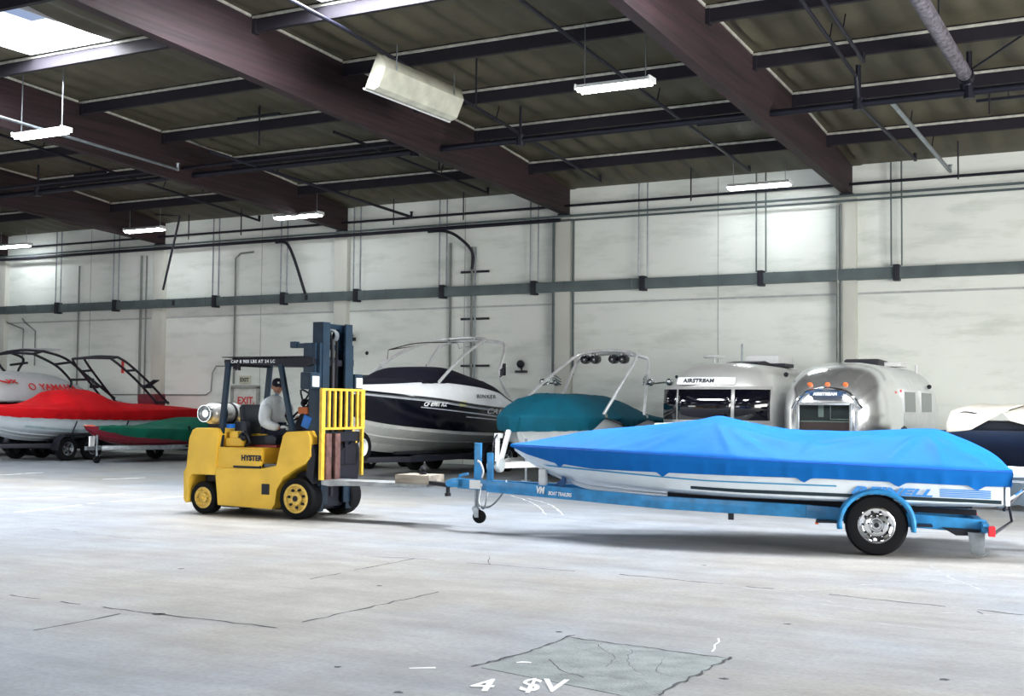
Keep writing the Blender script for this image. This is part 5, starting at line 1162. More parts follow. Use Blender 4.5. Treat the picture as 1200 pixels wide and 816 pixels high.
# tower (feet and top placed from the survey)
T = [[(1.9, 1.05, 2.12), (0.8, 1.0, 2.75), (-0.45, 0.82, 3.18), (-0.9, 0.6, 3.28), (-1.0, 0, 3.32), (-0.9, -0.6, 3.28), (-0.45, -0.82, 3.18), (0.8, -1.0, 2.75), (1.9, -1.05, 2.12)],
     [(-1.3, 1.12, 1.85), (-0.9, 1.08, 2.4), (-1.3, 1.0, 3.05), (-1.4, 0.75, 3.22), (-1.35, 0, 3.27), (-1.4, -0.75, 3.22), (-1.3, -1.0, 3.05), (-0.9, -1.08, 2.4), (-1.3, -1.12, 1.85)]]
M_tow = mat('bright_tower_aluminium', rgb(232, 234, 236), 0.35, 0.6)
tw = tower(BB, T, 0.038, M_tow)
b = MB()
b.tube(arc_pts([(0.9, 1.0, 2.95), (0.4, 0.6, 3.12), (0.2, 0, 3.15), (0.4, -0.6, 3.12), (0.9, -1.0, 2.95)], 6), 0.014, 6); b.tube([(0.9, 1.0, 2.95), (-0.5, 0.82, 3.15)], 0.014, 6); b.tube([(0.9, -1.0, 2.95), (-0.5, -0.82, 3.15)], 0.014, 6); b.tube([(0.9, -1.0, 2.95), (0.95, -1.0, 2.65)], 0.012, 6)
for y in (-0.4, 0.4): b.tube([(-0.9, y, 3.28), (-1.35, y, 3.25)], 0.02, 8)
b.build('bimini_frame', M_chrome, tw)
for s in (-1, 1):
    b = MB(); p = Vector((-1.0, s * 1.12, 2.45))
    for k in range(4): b.tube([p + Vector((-0.1, 0, k * 0.05)), p + Vector((0.35, s * 0.12, k * 0.05 - 0.12))], 0.018, 6)
    b.box(p + Vector((-0.05, 0, 0.07)), (0.05, 0.08, 0.3), 0.01); b.build('board_rack', M_dark, tw)
stored_trailer('boat_trailer', 'dark trailer under the large black and white boat', CX, CY, M_dark, -2.6, 4.9, 0.85, 0.42, (-1.3, -0.4), r=0.34, wy=1.05)
BBT = bpy.data.objects['boat_trailer.001']; b = MB(); c = (4.3, 0.62, 0.72); b.lathe([(0.19, -0.1), (0.3, -0.1), (0.33, -0.06), (0.33, 0.06), (0.3, 0.1), (0.19, 0.1)], c, 'y', 32); o = b.build('spare_wheel', M_black, BBT); b = MB(); b.lathe([(0.195, 0.09), (0.17, 0.08), (0.15, 0.04), (0.06, 0.06), (0, 0.06)], c, 'y', 28); b.build('rim', M_white, o); b = MB(); b.bar((4.3, 0.15, 0.57), (4.3, 0.6, 0.72), 0.06, 0.06); b.build('spare_bracket', M_dark, BBT)
# ---- small vehicle with dark roof between mast and black boat
VX, VY = -19.0, 27.0
V_ = thing('utility_cart', 'white cart with thin dark roof half hidden behind the forklift headlight', 'cart', (VX, VY, 0), Y90)
b = MB(); b.box((0.05, 0, 2.33), (1.9, 1.3, 0.09), 0.03); b.build('roof', M_dark, V_)
b = MB()
for sx in (-0.8, 0.85):
    for s in (-1, 1): b.tube([(sx, s * 0.58, 0.6), (sx * 0.95, s * 0.58, 2.3)], 0.025, 8)
b.build('roof_post', M_dark, V_)
b = MB(); b.prism([(-1.0, 0.35), (-1.0, 0.95), (-0.2, 1.05), (-0.1, 0.5), (0.5, 0.45), (0.65, 1.1), (1.1, 0.9), (1.25, 0.35)], -0.6, 0.6, 'xz', 0.05); b.build('body', M_white, V_)
b = MB(); b.box((-0.45, 0, 1.1), (0.5, 1.1, 0.12), 0.04); b.box((-0.75, 0, 1.4), (0.12, 1.1, 0.5), 0.04); b.build('seat', MATS['black_vinyl'], V_)
for x in (-0.75, 0.85):
    for s in (-1, 1): trailer_wheel(V_, (x, s * 0.52, 0.24), 0.24, 0.16, M_white, 0.12)

# ---- teal covered boat
TX = -12.4
TB = thing('wakeboard_boat', 'boat with dark teal cover and silver tower between the black boat and the trailers', 'boat', (TX, 26, 0), Y90)
st = [(-2.25, 1.12, 1.33, 1.0, 0.7, 0.45), (-0.8, 1.17, 1.34, 1.05, 0.72, 0.44), (0.8, 1.17, 1.36, 1.02, 0.76, 0.44), (2.0, 1.02, 1.38, 0.8, 0.82, 0.5), (2.8, 0.62, 1.38, 0.36, 0.92, 0.62), (3.08, 0.3, 1.38, 0.13, 1.08, 0.86), (3.26, 0.06, 1.38, 0.03, 1.28, 1.2)]
HT = boat_hull(TB, st, mat('grey_white_hull', rgb(196, 202, 204), 0.3, var=0.04, coat=0.3), -2.25, 3.26)
M_teal = mat('dark_teal_cover', rgb(0, 70, 88), 0.75, spec=0.15, var=0.08, scale=2.5, bump=0.4, bscale=6)
def skt(x):
    base = interp([-2.3, -1.9, -1.0, -0.6, 0.2, 0.6, 1.25, 1.4, 1.8, 3.9], [0.1, 0.16, 0.02, 0.1, 0.26, 0.12, 0.0, 0.06, 0.28, 0.32], x); return max(0.02, base)
cover_loft(TB, lambda x: (HT(max(-2.25, min(3.26, x)))[0] + 0.02, HT(max(-2.25, min(3.26, x)))[1] + 0.02 + 0.03 * math.exp(-((x - 0.6) / 0.2) ** 2)), lambda x: smooth_interp([-2.35, -1.9, -1.2, -0.6, 0.6, 1.6, 2.2, 2.8, 3.34], [1.42, 1.5, 1.66, 1.84, 1.9, 1.9, 1.84, 1.62, 1.4], x), lambda x: 2.6, -2.35, 3.34, skt, M_teal, 'cover', 130, 16, 24, 5, 0.035, 0.03)
b = MB(); b.box((0.45, 1.2, 1.13), (0.03, 0.02, 0.12)); b.tube([(1.36, 1.2, 1.38), (0.45, 1.2, 1.2), (-0.9, 1.2, 1.36)], 0.01, 6); b.build('cover_strap', M_dark, TB)
for s in (-1, 1):
    b = MB(); b.box((1.36, s * 1.17, 1.42), (0.1, 0.07, 0.08), 0.015); b.box((-0.9, s * 1.17, 1.4), (0.1, 0.07, 0.08), 0.015); b.build('tower_foot', M_chrome, TB)
T = [[(1.36, 1.12, 1.44), (0.2, 1.02, 2.1), (-1.0, 0.85, 2.72), (-1.3, 0.65, 2.9), (-1.35, 0.0, 2.97), (-1.3, -0.65, 2.9), (-1.0, -0.85, 2.72), (0.2, -1.02, 2.1), (1.36, -1.12, 1.44)],
     [(-0.9, 1.12, 1.42), (-1.15, 1.06, 2.0), (-1.55, 0.95, 2.65), (-1.6, 0.78, 2.82), (-1.55, 0, 2.9), (-1.6, -0.78, 2.82), (-1.55, -0.95, 2.65), (-1.15, -1.06, 2.0), (-0.9, -1.12, 1.42)]]
tw = tower(TB, T, 0.038, M_tow)
for y in (-0.42, 0.32):
    b = MB()
    for dy in (-0.13, 0.13): b.lathe([(0, -0.02), (0.1, 0.0), (0.12, 0.06), (0.11, 0.2), (0.06, 0.26), (0, 0.27)], (-1.2, y + dy - 0.02, 2.76), 'x', 18, Matrix.Rotation(R(180), 3, 'Z'))
    b.box((-1.45, y, 2.86), (0.06, 0.08, 0.1)); b.build('tower_speaker', M_blackgloss, tw)
for s in (-1, 1):
    b = MB(); p = Vector((-1.05, s * 1.1, 2.15))
    for k in range(3): b.tube(arc_pts([p + Vector((0, 0, k * 0.06)), p + Vector((0.25, s * 0.1, k * 0.06 + 0.1)), p + Vector((0.5, s * 0.15, k * 0.06 - 0.02))], 4), 0.016, 6)
    b.sphere(p + Vector((0.0, s * 0.12, 0.05)), 0.09, n=12); b.sphere(p + Vector((-0.1, s * 0.55, 0.06)), 0.09, n=12); b.tube([p, p + Vector((-0.1, s * 0.55, 0.06))], 0.02, 6); b.build('board_rack', M_alu, tw)
TT = stored_trailer('boat_trailer', 'white trailer tongue with round winch reel under the teal covered bow', TX, 26, M_white, -2.0, 4.35, 0.8, 0.42, (-1.1, -0.3), jack=False, r=0.33, wy=1.0)
b = MB(); b.bar((4.1, 0.05, 0.4), (4.08, 0.05, 1.0), 0.07, 0.07, bev=0.01); b.bar((3.98, 0.05, 0.45), (3.62, 0.05, 1.12), 0.08, 0.08, bev=0.01); b.box((4.05, 0.05, 1.02), (0.16, 0.12, 0.1), 0.02); b.build('winch_stand', M_white, TT)
b = MB(); b.lathe([(0, -0.05), (0.14, -0.05), (0.15, -0.02), (0.15, 0.02), (0.14, 0.05), (0, 0.06)], (4.12, 0.12, 0.44), 'y', 24); b.build('winch_reel', mat('pale_grey_reel', rgb(190, 200, 205), 0.4), TT)
b = MB(); b.tube([(3.15, 0.2, 0.1), (3.15, 0.2, 0.95)], 0.028, 10); b.box((3.15, 0.2, 0.05), (0.16, 0.16, 0.1), 0.01); b.build('jack', M_galv, TT)
b = MB(); b.tube(arc_pts([(4.1, 0.06, 1.05), (4.3, 0.1, 0.95), (4.4, 0.12, 0.7), (4.3, 0.1, 0.45)], 5), 0.015, 6); b.bar((4.25, 0.1, 0.5), (4.6, 0.2, 0.45), 0.03, 0.03); b.build('cable', M_dark, TT)

# ---- red covered boat
RB = thing('wakeboard_boat', 'white boat under a red cover with black folded tower at the left edge', 'boat', (-28.5, 26, 0), Y90)
st = [(-3.7, 1.15, 1.42, 1.05, 0.78, 0.5), (-2.4, 1.2, 1.4, 1.08, 0.78, 0.48), (-0.5, 1.2, 1.38, 1.08, 0.76, 0.48), (1.0, 1.15, 1.38, 1.0, 0.74, 0.5), (2.2, 0.95, 1.4, 0.72, 0.82, 0.56), (3.2, 0.55, 1.43, 0.3, 0.98, 0.78), (3.8, 0.1, 1.45, 0.03, 1.35, 1.3)]
HR = boat_hull(RB, st, MATS['white_gelcoat'], -3.7, 3.8)
M_redc = mat('red_boat_cover', rgb(184, 12, 22), 0.75, spec=0.15, var=0.08, scale=2.5, bump=0.4, bscale=6)
cover_loft(RB, lambda x: (HR(max(-3.7, min(3.8, x)))[0] + 0.02, HR(max(-3.7, min(3.8, x)))[1] + 0.02), lambda x: smooth_interp([-3.8, -3.4, -2.6, -1.5, -0.6, 0.2, 1.0, 1.5, 2.0, 3.4, 3.9], [1.44, 1.52, 1.56, 1.6, 1.72, 1.99, 1.96, 1.72, 1.57, 1.51, 1.47], x), lambda x: 2.3, -3.8, 3.9, lambda x: interp([-4, -3, 0, 3, 3.9], [0.3, 0.32, 0.28, 0.24, 0.15], x), M_redc, 'cover', 130, 16, 26, 6, 0.035, 0.03)
for x, s in ((1.3, 1), (-0.6, 1), (1.3, -1), (-0.6, -1)):
    b = MB(); b.tube([(x, s * 1.2, 1.1), (x + 0.05, s * 1.1, 0.8), (x + 0.1, s * 0.9, 0.5)], 0.02, 6); b.build('tie_strap', M_dark, RB)
ribbon(RB, HR, lambda x, h: h[3] + 0.06, lambda x, h: h[3] + 0.12, -3.8, 2.6, 'grey_chine_stripe', mat('soft_grey_stripe', rgb(160, 182, 190), 0.4), off=0.01)
T = []
for s in (-1, 1):
    T.append([(-2.31, s * 1.08, 1.6), (-1.6, s * 1.0, 2.2), (-0.9, s * 0.85, 2.75), (-0.6, s * 0.7, 2.95)]); T.append([(-1.85, s * 1.08, 1.6), (-1.1, s * 1.0, 2.25), (-0.5, s * 0.9, 2.7), (-0.25, s * 0.78, 2.9)])
    T.append([(-1.7, s * 1.03, 2.1), (-1.22, s * 1.03, 2.12)]); T.append([(-1.1, s * 0.93, 2.58), (-0.72, s * 0.95, 2.55)]); T.append([(-2.3, s * 1.08, 1.64), (-1.85, s * 1.08, 1.64)])
T += [[(-0.6, -0.7, 2.95), (-0.55, 0, 2.98), (-0.6, 0.7, 2.95)], [(-0.25, -0.78, 2.9), (-0.2, 0, 2.92), (-0.25, 0.78, 2.9)], [(-0.6, 0.7, 2.95), (-0.25, 0.78, 2.9)], [(-0.6, -0.7, 2.95), (-0.25, -0.78, 2.9)]]
tw = tower(RB, T, 0.036, M_dark)
for s in (-1, 1):
    b = MB(); p = Vector((-1.5, s * 1.08, 2.1))
    for k in range(4): b.tube([p + Vector((k * 0.07, 0, 0)), p + Vector((k * 0.07 - 0.1, s * 0.3, 0.2))], 0.018, 6)
    b.box(p + Vector((0.1, s * 0.02, 0)), (0.32, 0.06, 0.1), 0.01); b.build('board_rack', M_dark, tw)
b = MB(); b.box((-2.9, -0.2, 1.72), (0.5, 0.7, 0.36), 0.05); b.box((-2.9, 0.2, 1.74), (0.3, 0.02, 0.12)); b.build('seat_pack', mat('dark_red_vinyl', rgb(110, 30, 44), 0.5), RB)
stored_trailer('boat_trailer', 'dark twin axle trailer under the red covered boat at the left edge', -28.5, 26, M_dark, -3.4, 3.9, 0.85, 0.42, (0.6, 1.5), r=0.33, wy=1.0)

# ---- green covered boat on a grey trailer
GB = thing('covered_boat', 'low red boat under a dark green cover left of the forklift', 'boat', (-25.8, 26, 0), Y90)
st = [(-2.9, 0.95, 0.88, 0.85, 0.5, 0.42), (-1.2, 0.98, 0.88, 0.88, 0.5, 0.42), (0.4, 0.92, 0.9, 0.78, 0.52, 0.42), (1.4, 0.66, 0.93, 0.48, 0.6, 0.5), (2.05, 0.3, 0.97, 0.15, 0.76, 0.7), (2.38, 0.05, 0.99, 0.02, 0.93, 0.9)]
HG = boat_hull(GB, st, mat('red_gelcoat', rgb(128, 22, 44), 0.3, var=0.05, coat=0.3), -2.9, 2.38)
M_green = mat('dark_green_cover', rgb(6, 84, 66), 0.75, spec=0.15, var=0.15, scale=3, bump=0.4, bscale=6)
cover_loft(GB, lambda x: (HG(max(-2.9, min(2.38, x)))[0] + 0.01, HG(max(-2.9, min(2.38, x)))[1] + 0.01), lambda x: smooth_interp([-3.0, -2.4, -1.3, -0.6, 0.2, 1.5, 2.12], [1.0, 1.15, 1.22, 1.12, 0.99, 0.98, 0.97], x), lambda x: 2.5, -3.0, 2.12, lambda x: interp([-3, -0.6, 0.5, 1.4, 2.1], [0.36, 0.34, 0.28, 0.24, 0.1], x), M_green, 'cover', 100, 14, 22, 9, 0.04, 0.02)
b = MB(); b.loft([[(2.12, -0.2, 0.93), (2.12, 0, 1.02), (2.12, 0.22, 0.93)], [(2.3, -0.1, 0.97), (2.3, 0, 1.02), (2.3, 0.1, 0.97)], [(2.46, -0.01, 1.0), (2.46, 0, 1.005), (2.46, 0.01, 1.0)]]); b.build('bow_tip', mat('orange_red_bow', rgb(220, 84, 50), 0.4), GB)
GT = stored_trailer('boat_trailer', 'galvanised trailer with upright jack under the green covered boat', -25.8, 26, M_galv, -2.6, 2.35, 0.85, 0.4, (-1.2,), r=0.3, wy=1.03)
b = MB(); b.bar((2.1, 0.0, 0.45), (2.06, 0, 0.86), 0.05, 0.05); b.bar((2.2, 0, 0.4), (2.2, 0, 0.72), 0.06, 0.06); b.build('winch_stand', M_white, GT)
b = MB()
b.bar((-0.45, 0.98, 0.42), (-0.45, 0.98, 0.98), 0.05, 0.05); b.bar((-0.45, 0.85, 0.42), (-0.45, 0.98, 0.42), 0.05, 0.05); b.build('guide_post', M_black, GT)

# ---- grey covered boat at far left
YB = thing('covered_boat', 'boat under a pale grey cover with red lettering behind the red covered boat', 'boat', (-32.0, 26, 0), Y90)
st = [(-3.6, 1.15, 1.66, 1.05, 0.85, 0.55), (-1.5, 1.22, 1.66, 1.1, 0.85, 0.52), (0.5, 1.2, 1.66, 1.05, 0.86, 0.52), (2.0, 0.95, 1.68, 0.7, 0.95, 0.6), (3.2, 0.5, 1.7, 0.25, 1.15, 0.9), (3.9, 0.08, 1.72, 0.02, 1.6, 1.55)]
HY = boat_hull(YB, st, MATS['black_gelcoat'], -3.6, 3.9)
M_gry = mat('pale_grey_cover', rgb(186, 190, 194), 0.75, var=0.05, scale=2.5, bump=0.4, bscale=6)
cover_loft(YB, lambda x: (HY(max(-3.6, min(3.9, x)))[0] + 0.02, HY(max(-3.6, min(3.9, x)))[1] + 0.02), lambda x: smooth_interp([-3.7, -3.0, -2.2, -1.2, -0.5, 0.6, 1.4, 2.4, 3.95], [1.72, 1.85, 2.3, 2.52, 2.54, 2.48, 2.2, 1.95, 1.74], x), lambda x: 2.6, -3.7, 3.95, lambda x: 0.08, M_gry, 'cover', 110, 16, 24, 12, 0.04, 0.03)
b = MB()
def ypt(x, t, off=0.05):
    p = 2.6; bh = HY(x)[0] + 0.05; gz = HY(x)[1] + 0.02; zr = smooth_interp([-3.7, -3.0, -2.2, -1.2, -0.5, 0.6], [1.72, 1.85, 2.3, 2.52, 2.54, 2.48], x)
    z = gz + (zr - gz) * (1 - abs(t) ** p); dz = -(zr - gz) * p * abs(t) ** (p - 1) / bh; n = Vector((0, -dz, 1)).normalized(); return Vector((x, bh * t, z)) + n * off, Vector((0, 1, dz)).normalized()
P, dn = ypt(-0.5, 0.86, 0.06)
b.text('YAMAHA', 0.3, P, (-1, 0, 0.0), -dn, 0.004, 0.01, wscale=1.12); P2, _ = ypt(-0.22, 0.81, 0.06)
b.tube([P2 + Vector((0.11 * math.cos(2 * PI * k / 20), -dn.y * 0.11 * math.sin(2 * PI * k / 20), -dn.z * 0.11 * math.sin(2 * PI * k / 20))) for k in range(20)], 0.02, 6, closed=True)
b.build('red_lettering', M_red, YB, smooth=False); b = MB()
P3, d3 = ypt(0.55, 0.72, 0.05); b.tube([P3 + Vector((0.8, 0, 0.02)), P3 + Vector((0.3, -0.05, 0.06)), P3 + Vector((-0.05, 0, 0))], 0.025, 6); b.text('VX', 0.2, P3, (-1, 0, 0), -d3, 0.004, 0.01, wscale=1.3)
b.build('swoosh_mark', M_red, YB, smooth=False)
T = []
for s, a, c in ((1, -3.48, -1.64), (-1, -2.68, -1.2)):
    T.append([(a, s * 1.1, 1.75 if s > 0 else 2.3), (a + 1.2, s * 1.05, 2.5), (-1.55, s * 0.95, 2.98), (-0.8, s * 0.8, 3.18)])
    T.append([(c, s * 1.1, 2.1), (c - 0.05, s * 1.05, 2.3), (c + 0.5, s * 1.0, 2.75), (-0.45, s * 0.8, 3.08)])
    T.append([(-2.6, s * 1.06, 2.35), (c - 0.05, s * 1.05, 2.32)]); T.append([(-1.75, s * 1.0, 2.87), (-1.1, s * 1.0, 2.78)])
T += [[(-0.8, -0.8, 3.18), (-0.75, 0, 3.22), (-0.8, 0.8, 3.18)], [(-0.45, -0.8, 3.08), (-0.4, 0, 3.12), (-0.45, 0.8, 3.08)], [(-0.8, 0.8, 3.18), (-0.45, 0.8, 3.08)], [(-0.8, -0.8, 3.18), (-0.45, -0.8, 3.08)]]
tower(YB, T, 0.04, M_dark)
b = MB(); b.box((-1.3, 0.1, 3.26), (0.6, 1.2, 0.07), 0.03); b.build('tower_roof_pad', MATS['pale_grey_cover'], YB)
stored_trailer('boat_trailer', 'dark trailer under the grey covered boat at the far left', -32.0, 26, M_dark, -3.2, 3.9, 0.85, 0.45, (-1.2, -0.3), r=0.33, wy=1.0, jack=False)

# ---- trailers with rounded aluminium shells
def capsule(root, L0, L1, w, z0, z1, e_front, e_back, m, name='shell', n=3.2, nx=70, na=40, front_pow=2.2, top_drop=0.0):
    """rounded trailer body from L0 (rear) to L1 (front)"""
    b = MB(); rows = []
    for k in range(nx + 1):
        u = k / nx; x = L0 + (L1 - L0) * (0.5 - 0.5 * math.cos(PI * u))
        f = 1.0
        if x > L1 - e_front: q = (x - (L1 - e_front)) / e_front; f = max(0.0, 1 - q ** front_pow) ** (1 / front_pow)
        if x < L0 + e_back: q = ((L0 + e_back) - x) / e_back; f = max(0.0, 1 - q ** front_pow) ** (1 / front_pow)
        zm = z0 + (z1 - z0) * 0.42; row = []
        for q in range(na):
            a = 2 * PI * q / na; c = math.cos(a); s_ = math.sin(a)
            y = math.copysign(abs(c) ** (2 / n), c) * w * (0.25 + 0.75 * f if f > 0 else 0.25)
            hz = (z1 - zm) if s_ > 0 else (zm - z0) * 1.0
            z = zm + math.copysign(abs(s_) ** (2 / (n if s_ > 0 else 5)), s_) * hz * (f if s_ > 0 else lerp(0.8, 1, f))
            if f < 0.02: y *= 1.0
            row.append((x, y, z))
        rows.append(row)
    b.loft(rows, close_rows=True, cap=True); return b.build(name, m, root, angle=40)
M_shell1 = mat('satin_aluminium_shell', rgb(205, 206, 204), 0.32, 0.6, var=0.05, scale=1.5)
M_shell2 = mat('polished_aluminium_shell', rgb(244, 246, 248), 0.2, 0.9, var=0.02, scale=1.5, bump=0.06, bscale=2.2)
M_side2 = mat('satin_side_panels', rgb(218, 222, 224), 0.38, 0.4, var=0.04)
A1 = thing('travel_trailer', 'wide silver travel trailer with three dark wraparound front windows and white roof unit', 'travel trailer', (-8.4, 24.0, 0), Y90)
capsule(A1, -5.3, 0.62, 1.1, 0.5, 2.53, 0.85, 0.8, M_shell1, n=3.4)
# wraparound windows: curved dark panes that follow the nose
def nose_y(L1, e, w, p, y):   # x of the nose surface at |y|
    f = (abs(y) / w - 0.25) / 0.75; f = max(0.0, min(1.0, f)); return L1 - e + e * (1 - f ** p) ** (1 / p)
def pane(root, ya, yb, z0, z1, bulge, name, m, L1, w, off):
    b = MB(); rows = []
    for k in range(15):
        y = lerp(ya, yb, k / 14); x = L1 - 0.55 * (abs(y) / w) ** 3.4
        rows.append([(x + off - lean, y, z) for z, lean in ((z0, 0.0), (lerp(z0, z1, .5), 0.01), (z1, 0.06))])
    b.loft(rows); o = b.build(name, m, root); md = o.modifiers.new('t', 'SOLIDIFY'); md.thickness = 0.03; return o
M_dkglass = mat('dark_tinted_glass', rgb(6, 6, 16), 0.04, var=0.02, coat=0.6)
pane(A1, -1.12, 1.12, 1.3, 2.04, 0, 'window_surround', M_shell1, 0.66, 1.25, 0.0)
pane(A1, -1.11, -0.75, 1.38, 1.98, 0, 'front_window', M_dkglass, 0.66, 1.25, 0.03)
pane(A1, -0.69, 0.42, 1.38, 1.98, 0, 'front_window', M_dkglass, 0.66, 1.25, 0.03)
pane(A1, 0.49, 1.1, 1.38, 1.98, 0, 'front_window', M_dkglass, 0.66, 1.25, 0.03)
b = MB(); b.box((0.2, -0.25, 2.2), (0.5, 1.0, 0.05), 0.02, Matrix.Rotation(R(35), 3, 'Y')); 
b = MB(); b.text('AIRSTREAM', 0.115, (0.495, -0.3, 2.12), (0, 1, 0), (-0.5, 0, 1), 0.004, 0.006, 'CENTER', wscale=1.0, space=1.1); b.build('lettering', M_text, A1, smooth=False)
b = MB(); b.box((0.46, -0.15, 2.15), (0.02, 1.2, 0.16), 0.01, Matrix.Rotation(R(-27), 3, 'Y')); b.build('name_panel', M_side2, A1)
b = MB(); b.box((-3.2, 0, 2.66), (1.1, 0.75, 0.24), 0.08); b.build('air_conditioner', M_white, A1)
b = MB(); b.prism([(-1.2, 2.5), (-1.3, 2.58), (-1.8, 2.62), (-2.4, 2.56), (-2.4, 2.5)], -0.35, 0.35, 'xz', 0.02); b.box((-2.7, 0.15, 2.55), (0.7, 0.9, 0.08), 0.02); b.build('roof_vent', M_dark, A1)
b = MB(); b.lathe([(0, 2.66), (0.2, 2.655), (0.24, 2.68), (0.12, 2.72), (0, 2.73)], (-1.0, -0.5, 0), n=20); b.tube([(-1.0, -0.5, 2.45), (-1.0, -0.5, 2.67)], 0.02, 8); b.build('antenna_dish', M_white, A1)
b = MB(); b.tube([(-1.6, -0.1, 2.5), (-1.6, -0.1, 2.98)], 0.02, 8); b.build('antenna_mast', M_galv, A1)
b = MB(); b.sphere((-0.75, 1.1, 2.3), 0.05, n=10); b.sphere((-0.25, -1.05, 2.25), 0.035, n=8); b.build('marker_light', M_dark, A1)
b = MB(); b.box((0.62, -0.9, 1.24), (0.2, 0.5, 0.14), 0.04); b.box((0.66, 0.0, 1.3), (0.12, 1.9, 0.04), 0.015); b.build('front_sill', M_white, A1)
b = MB(); b.box((0.2, 0, 0.48), (0.3, 2.2, 0.25)); b.bar((0.4, -0.6, 0.5), (1.6, 0, 0.5), 0.08, 0.12); b.bar((0.4, 0.6, 0.5), (1.6, 0, 0.5), 0.08, 0.12); b.build('tongue_frame', M_dark, A1, smooth=False)
b = MB(); b.tube([(1.45, 0, 0.0), (1.45, 0, 0.7)], 0.035, 10); b.build('jack', M_galv, A1)
for x in (-2.0, -2.9):
    for s in (-1, 1): trailer_wheel(A1, (x, s * 0.98, 0.36), 0.36, 0.22, M_alu)
A2 = thing('travel_trailer', 'polished round-nosed travel trailer with open front window, right-hand one of the two', 'travel trailer', (-6.2, 25, 0), Y90)
def shell2(x0, x1, m, name, flags):
    b = MB(); rows = []
    N_ = 46
    for k in range(N_ + 1):
        x = lerp(x0, x1, k / N_) if name == 'side_panels' else x0 + (x1 - x0) * math.sin(PI / 2 * k / N_)
        L1 = 1.38; e = 1.6
        f = 1.0
        if x > L1 - e: q = (x - (L1 - e)) / e; f = max(0, 1 - q ** 2.3) ** (1 / 2.3)
        if x < -3.7: q = (-3.7 - x) / 1.16; f = max(0, 1 - q ** 2.3) ** (1 / 2.3)
        zm = 1.35; row = []
        for q in range(44):
            a = 2 * PI * q / 44; c = math.cos(a); s_ = math.sin(a)
            y = math.copysign(abs(c) ** (2 / 2.9), c) * 1.1 * (0.35 + 0.65 * f)
            z = zm + (math.copysign(abs(s_) ** (2 / 2.9), s_) * 1.2 * (0.12 + 0.88 * f) if s_ > 0 else -abs(s_) ** (2 / 4) * 0.85 * (0.75 + 0.25 * f))
            row.append((x, y, z))
        rows.append(row)
    b.loft(rows, close_rows=True, cap=True); return b.build(name, m, A2, angle=50)
shell2(-0.25, 1.38, M_shell2, 'nose_shell', 0); shell2(-4.85, -0.25, M_side2, 'side_panels', 0)
# front window frame and interior
b = MB(); fx = 1.42
for (c, d) in (((fx, -0.5, 1.4), (0.2, 0.06, 0.66)), ((fx, 0.5, 1.4), (0.2, 0.06, 0.66)), ((fx, 0, 1.71), (0.2, 1.04, 0.05)), ((fx, 0, 1.1), (0.2, 1.04, 0.05))): b.box(c, d, 0.012)
b.build('window_frame', M_alu, A2)
b = MB(); b.box((fx - 0.02, 0, 1.4), (0.04, 0.96, 0.6)); b.build('window_backing', mat('dim_interior', rgb(26, 40, 42), 0.7, var=0.3, scale=3), A2, smooth=False)
b = MB(); b.box((fx + 0.01, 0, 1.25), (0.02, 0.94, 0.24)); b.build('cabinet', mat('brown_interior_panels', rgb(62, 48, 46), 0.7, var=0.15), A2, smooth=False)
b = MB(); b.box((fx + 0.012, -0.08, 1.57), (0.03, 0.1, 0.22), 0.01); b.tube([(fx + 0.02, 0.1, 1.68), (fx + 0.02, 0.1, 1.42), (fx + 0.02, 0.46, 1.42)], 0.012, 6); b.box((fx + 0.012, 0.0, 1.38), (0.02, 0.94, 0.02)); b.build('inner_frame', mat('pale_grey_fittings', rgb(104, 122, 116), 0.5), A2, smooth=False)
b = MB(); b.box((fx + 0.05, 0, 1.4), (0.01, 0.96, 0.6)); b.build('front_window', glass('clear_window_glass', rgb(20, 26, 28), 0.02, 0.12), A2, smooth=False)
b = MB(); b.box((1.36, 0, 1.9), (0.16, 0.6, 0.1), 0.015); bd = b.build('badge', mat('navy_badge', rgb(30, 60, 96), 0.4), A2)
b = MB(); b.text('AIRSTREAM', 0.078, (1.443, 0, 1.872), (0, 1, 0), (0, 0, 1), 0.004, 0.004, 'CENTER', wscale=1.08, space=1.05); b.build('lettering', M_textw, bd, smooth=False)
b = MB(); 
b.tube(arc_pts([(1.33, -0.66, 1.62), (1.34, -0.52, 1.82), (1.3, -0.34, 1.95), (1.27, 0, 2.0), (1.3, 0.34, 1.95), (1.34, 0.52, 1.82), (1.33, 0.66, 1.62)], 6), 0.03, 10); b.build('trim_moulding', M_chrome, A2)
for y in (-0.36, -0.02, 0.32):
    b = MB(); b.sphere((1.18, y, 2.09), 0.045, 1, 1.2, 0.8, n=12); b.build('marker_light', M_amber, A2)
def swin(x0, x1):
    b = MB(); b.prism([(x0, 1.52), (x0 + 0.04, 2.02), (x1 + 0.03, 2.02), (x1, 1.52)], 1.0, 1.105, 'xz', 0.02); f = b.build('side_window_frame', M_white, A2)
    b = MB(); b.prism([(x0 + 0.06, 1.57), (x0 + 0.1, 1.97), (x1 - 0.04, 1.97), (x1 - 0.07, 1.57)], 1.1, 1.112, 'xz'); b.build('glass', mat('grey_window_glass', rgb(96, 108, 108), 0.08), f, smooth=False)
swin(-1.45, -0.3); swin(-3.2, -2.0)
b = MB(); b.prism([(-2.6, 1.3), (-2.55, 1.45), (-2.2, 1.52), (-1.85, 1.45), (-1.8, 1.3)], 1.12, 1.15, 'xz'); b.bm.free()
b = MB(); b.prism(arc(-0.3, 0.75, 0.55, 0, 180), 1.04, 1.112, 'xz'); b.build('wheel_arch', M_dark, A2, smooth=False)
b = MB(); b.prism([(-1.6, 2.5), (-1.6, 2.64), (-1.75, 2.68), (-2.6, 2.66), (-2.7, 2.5)], -0.4, 0.3, 'xz', 0.03); b.build('roof_vent', M_dark, A2)
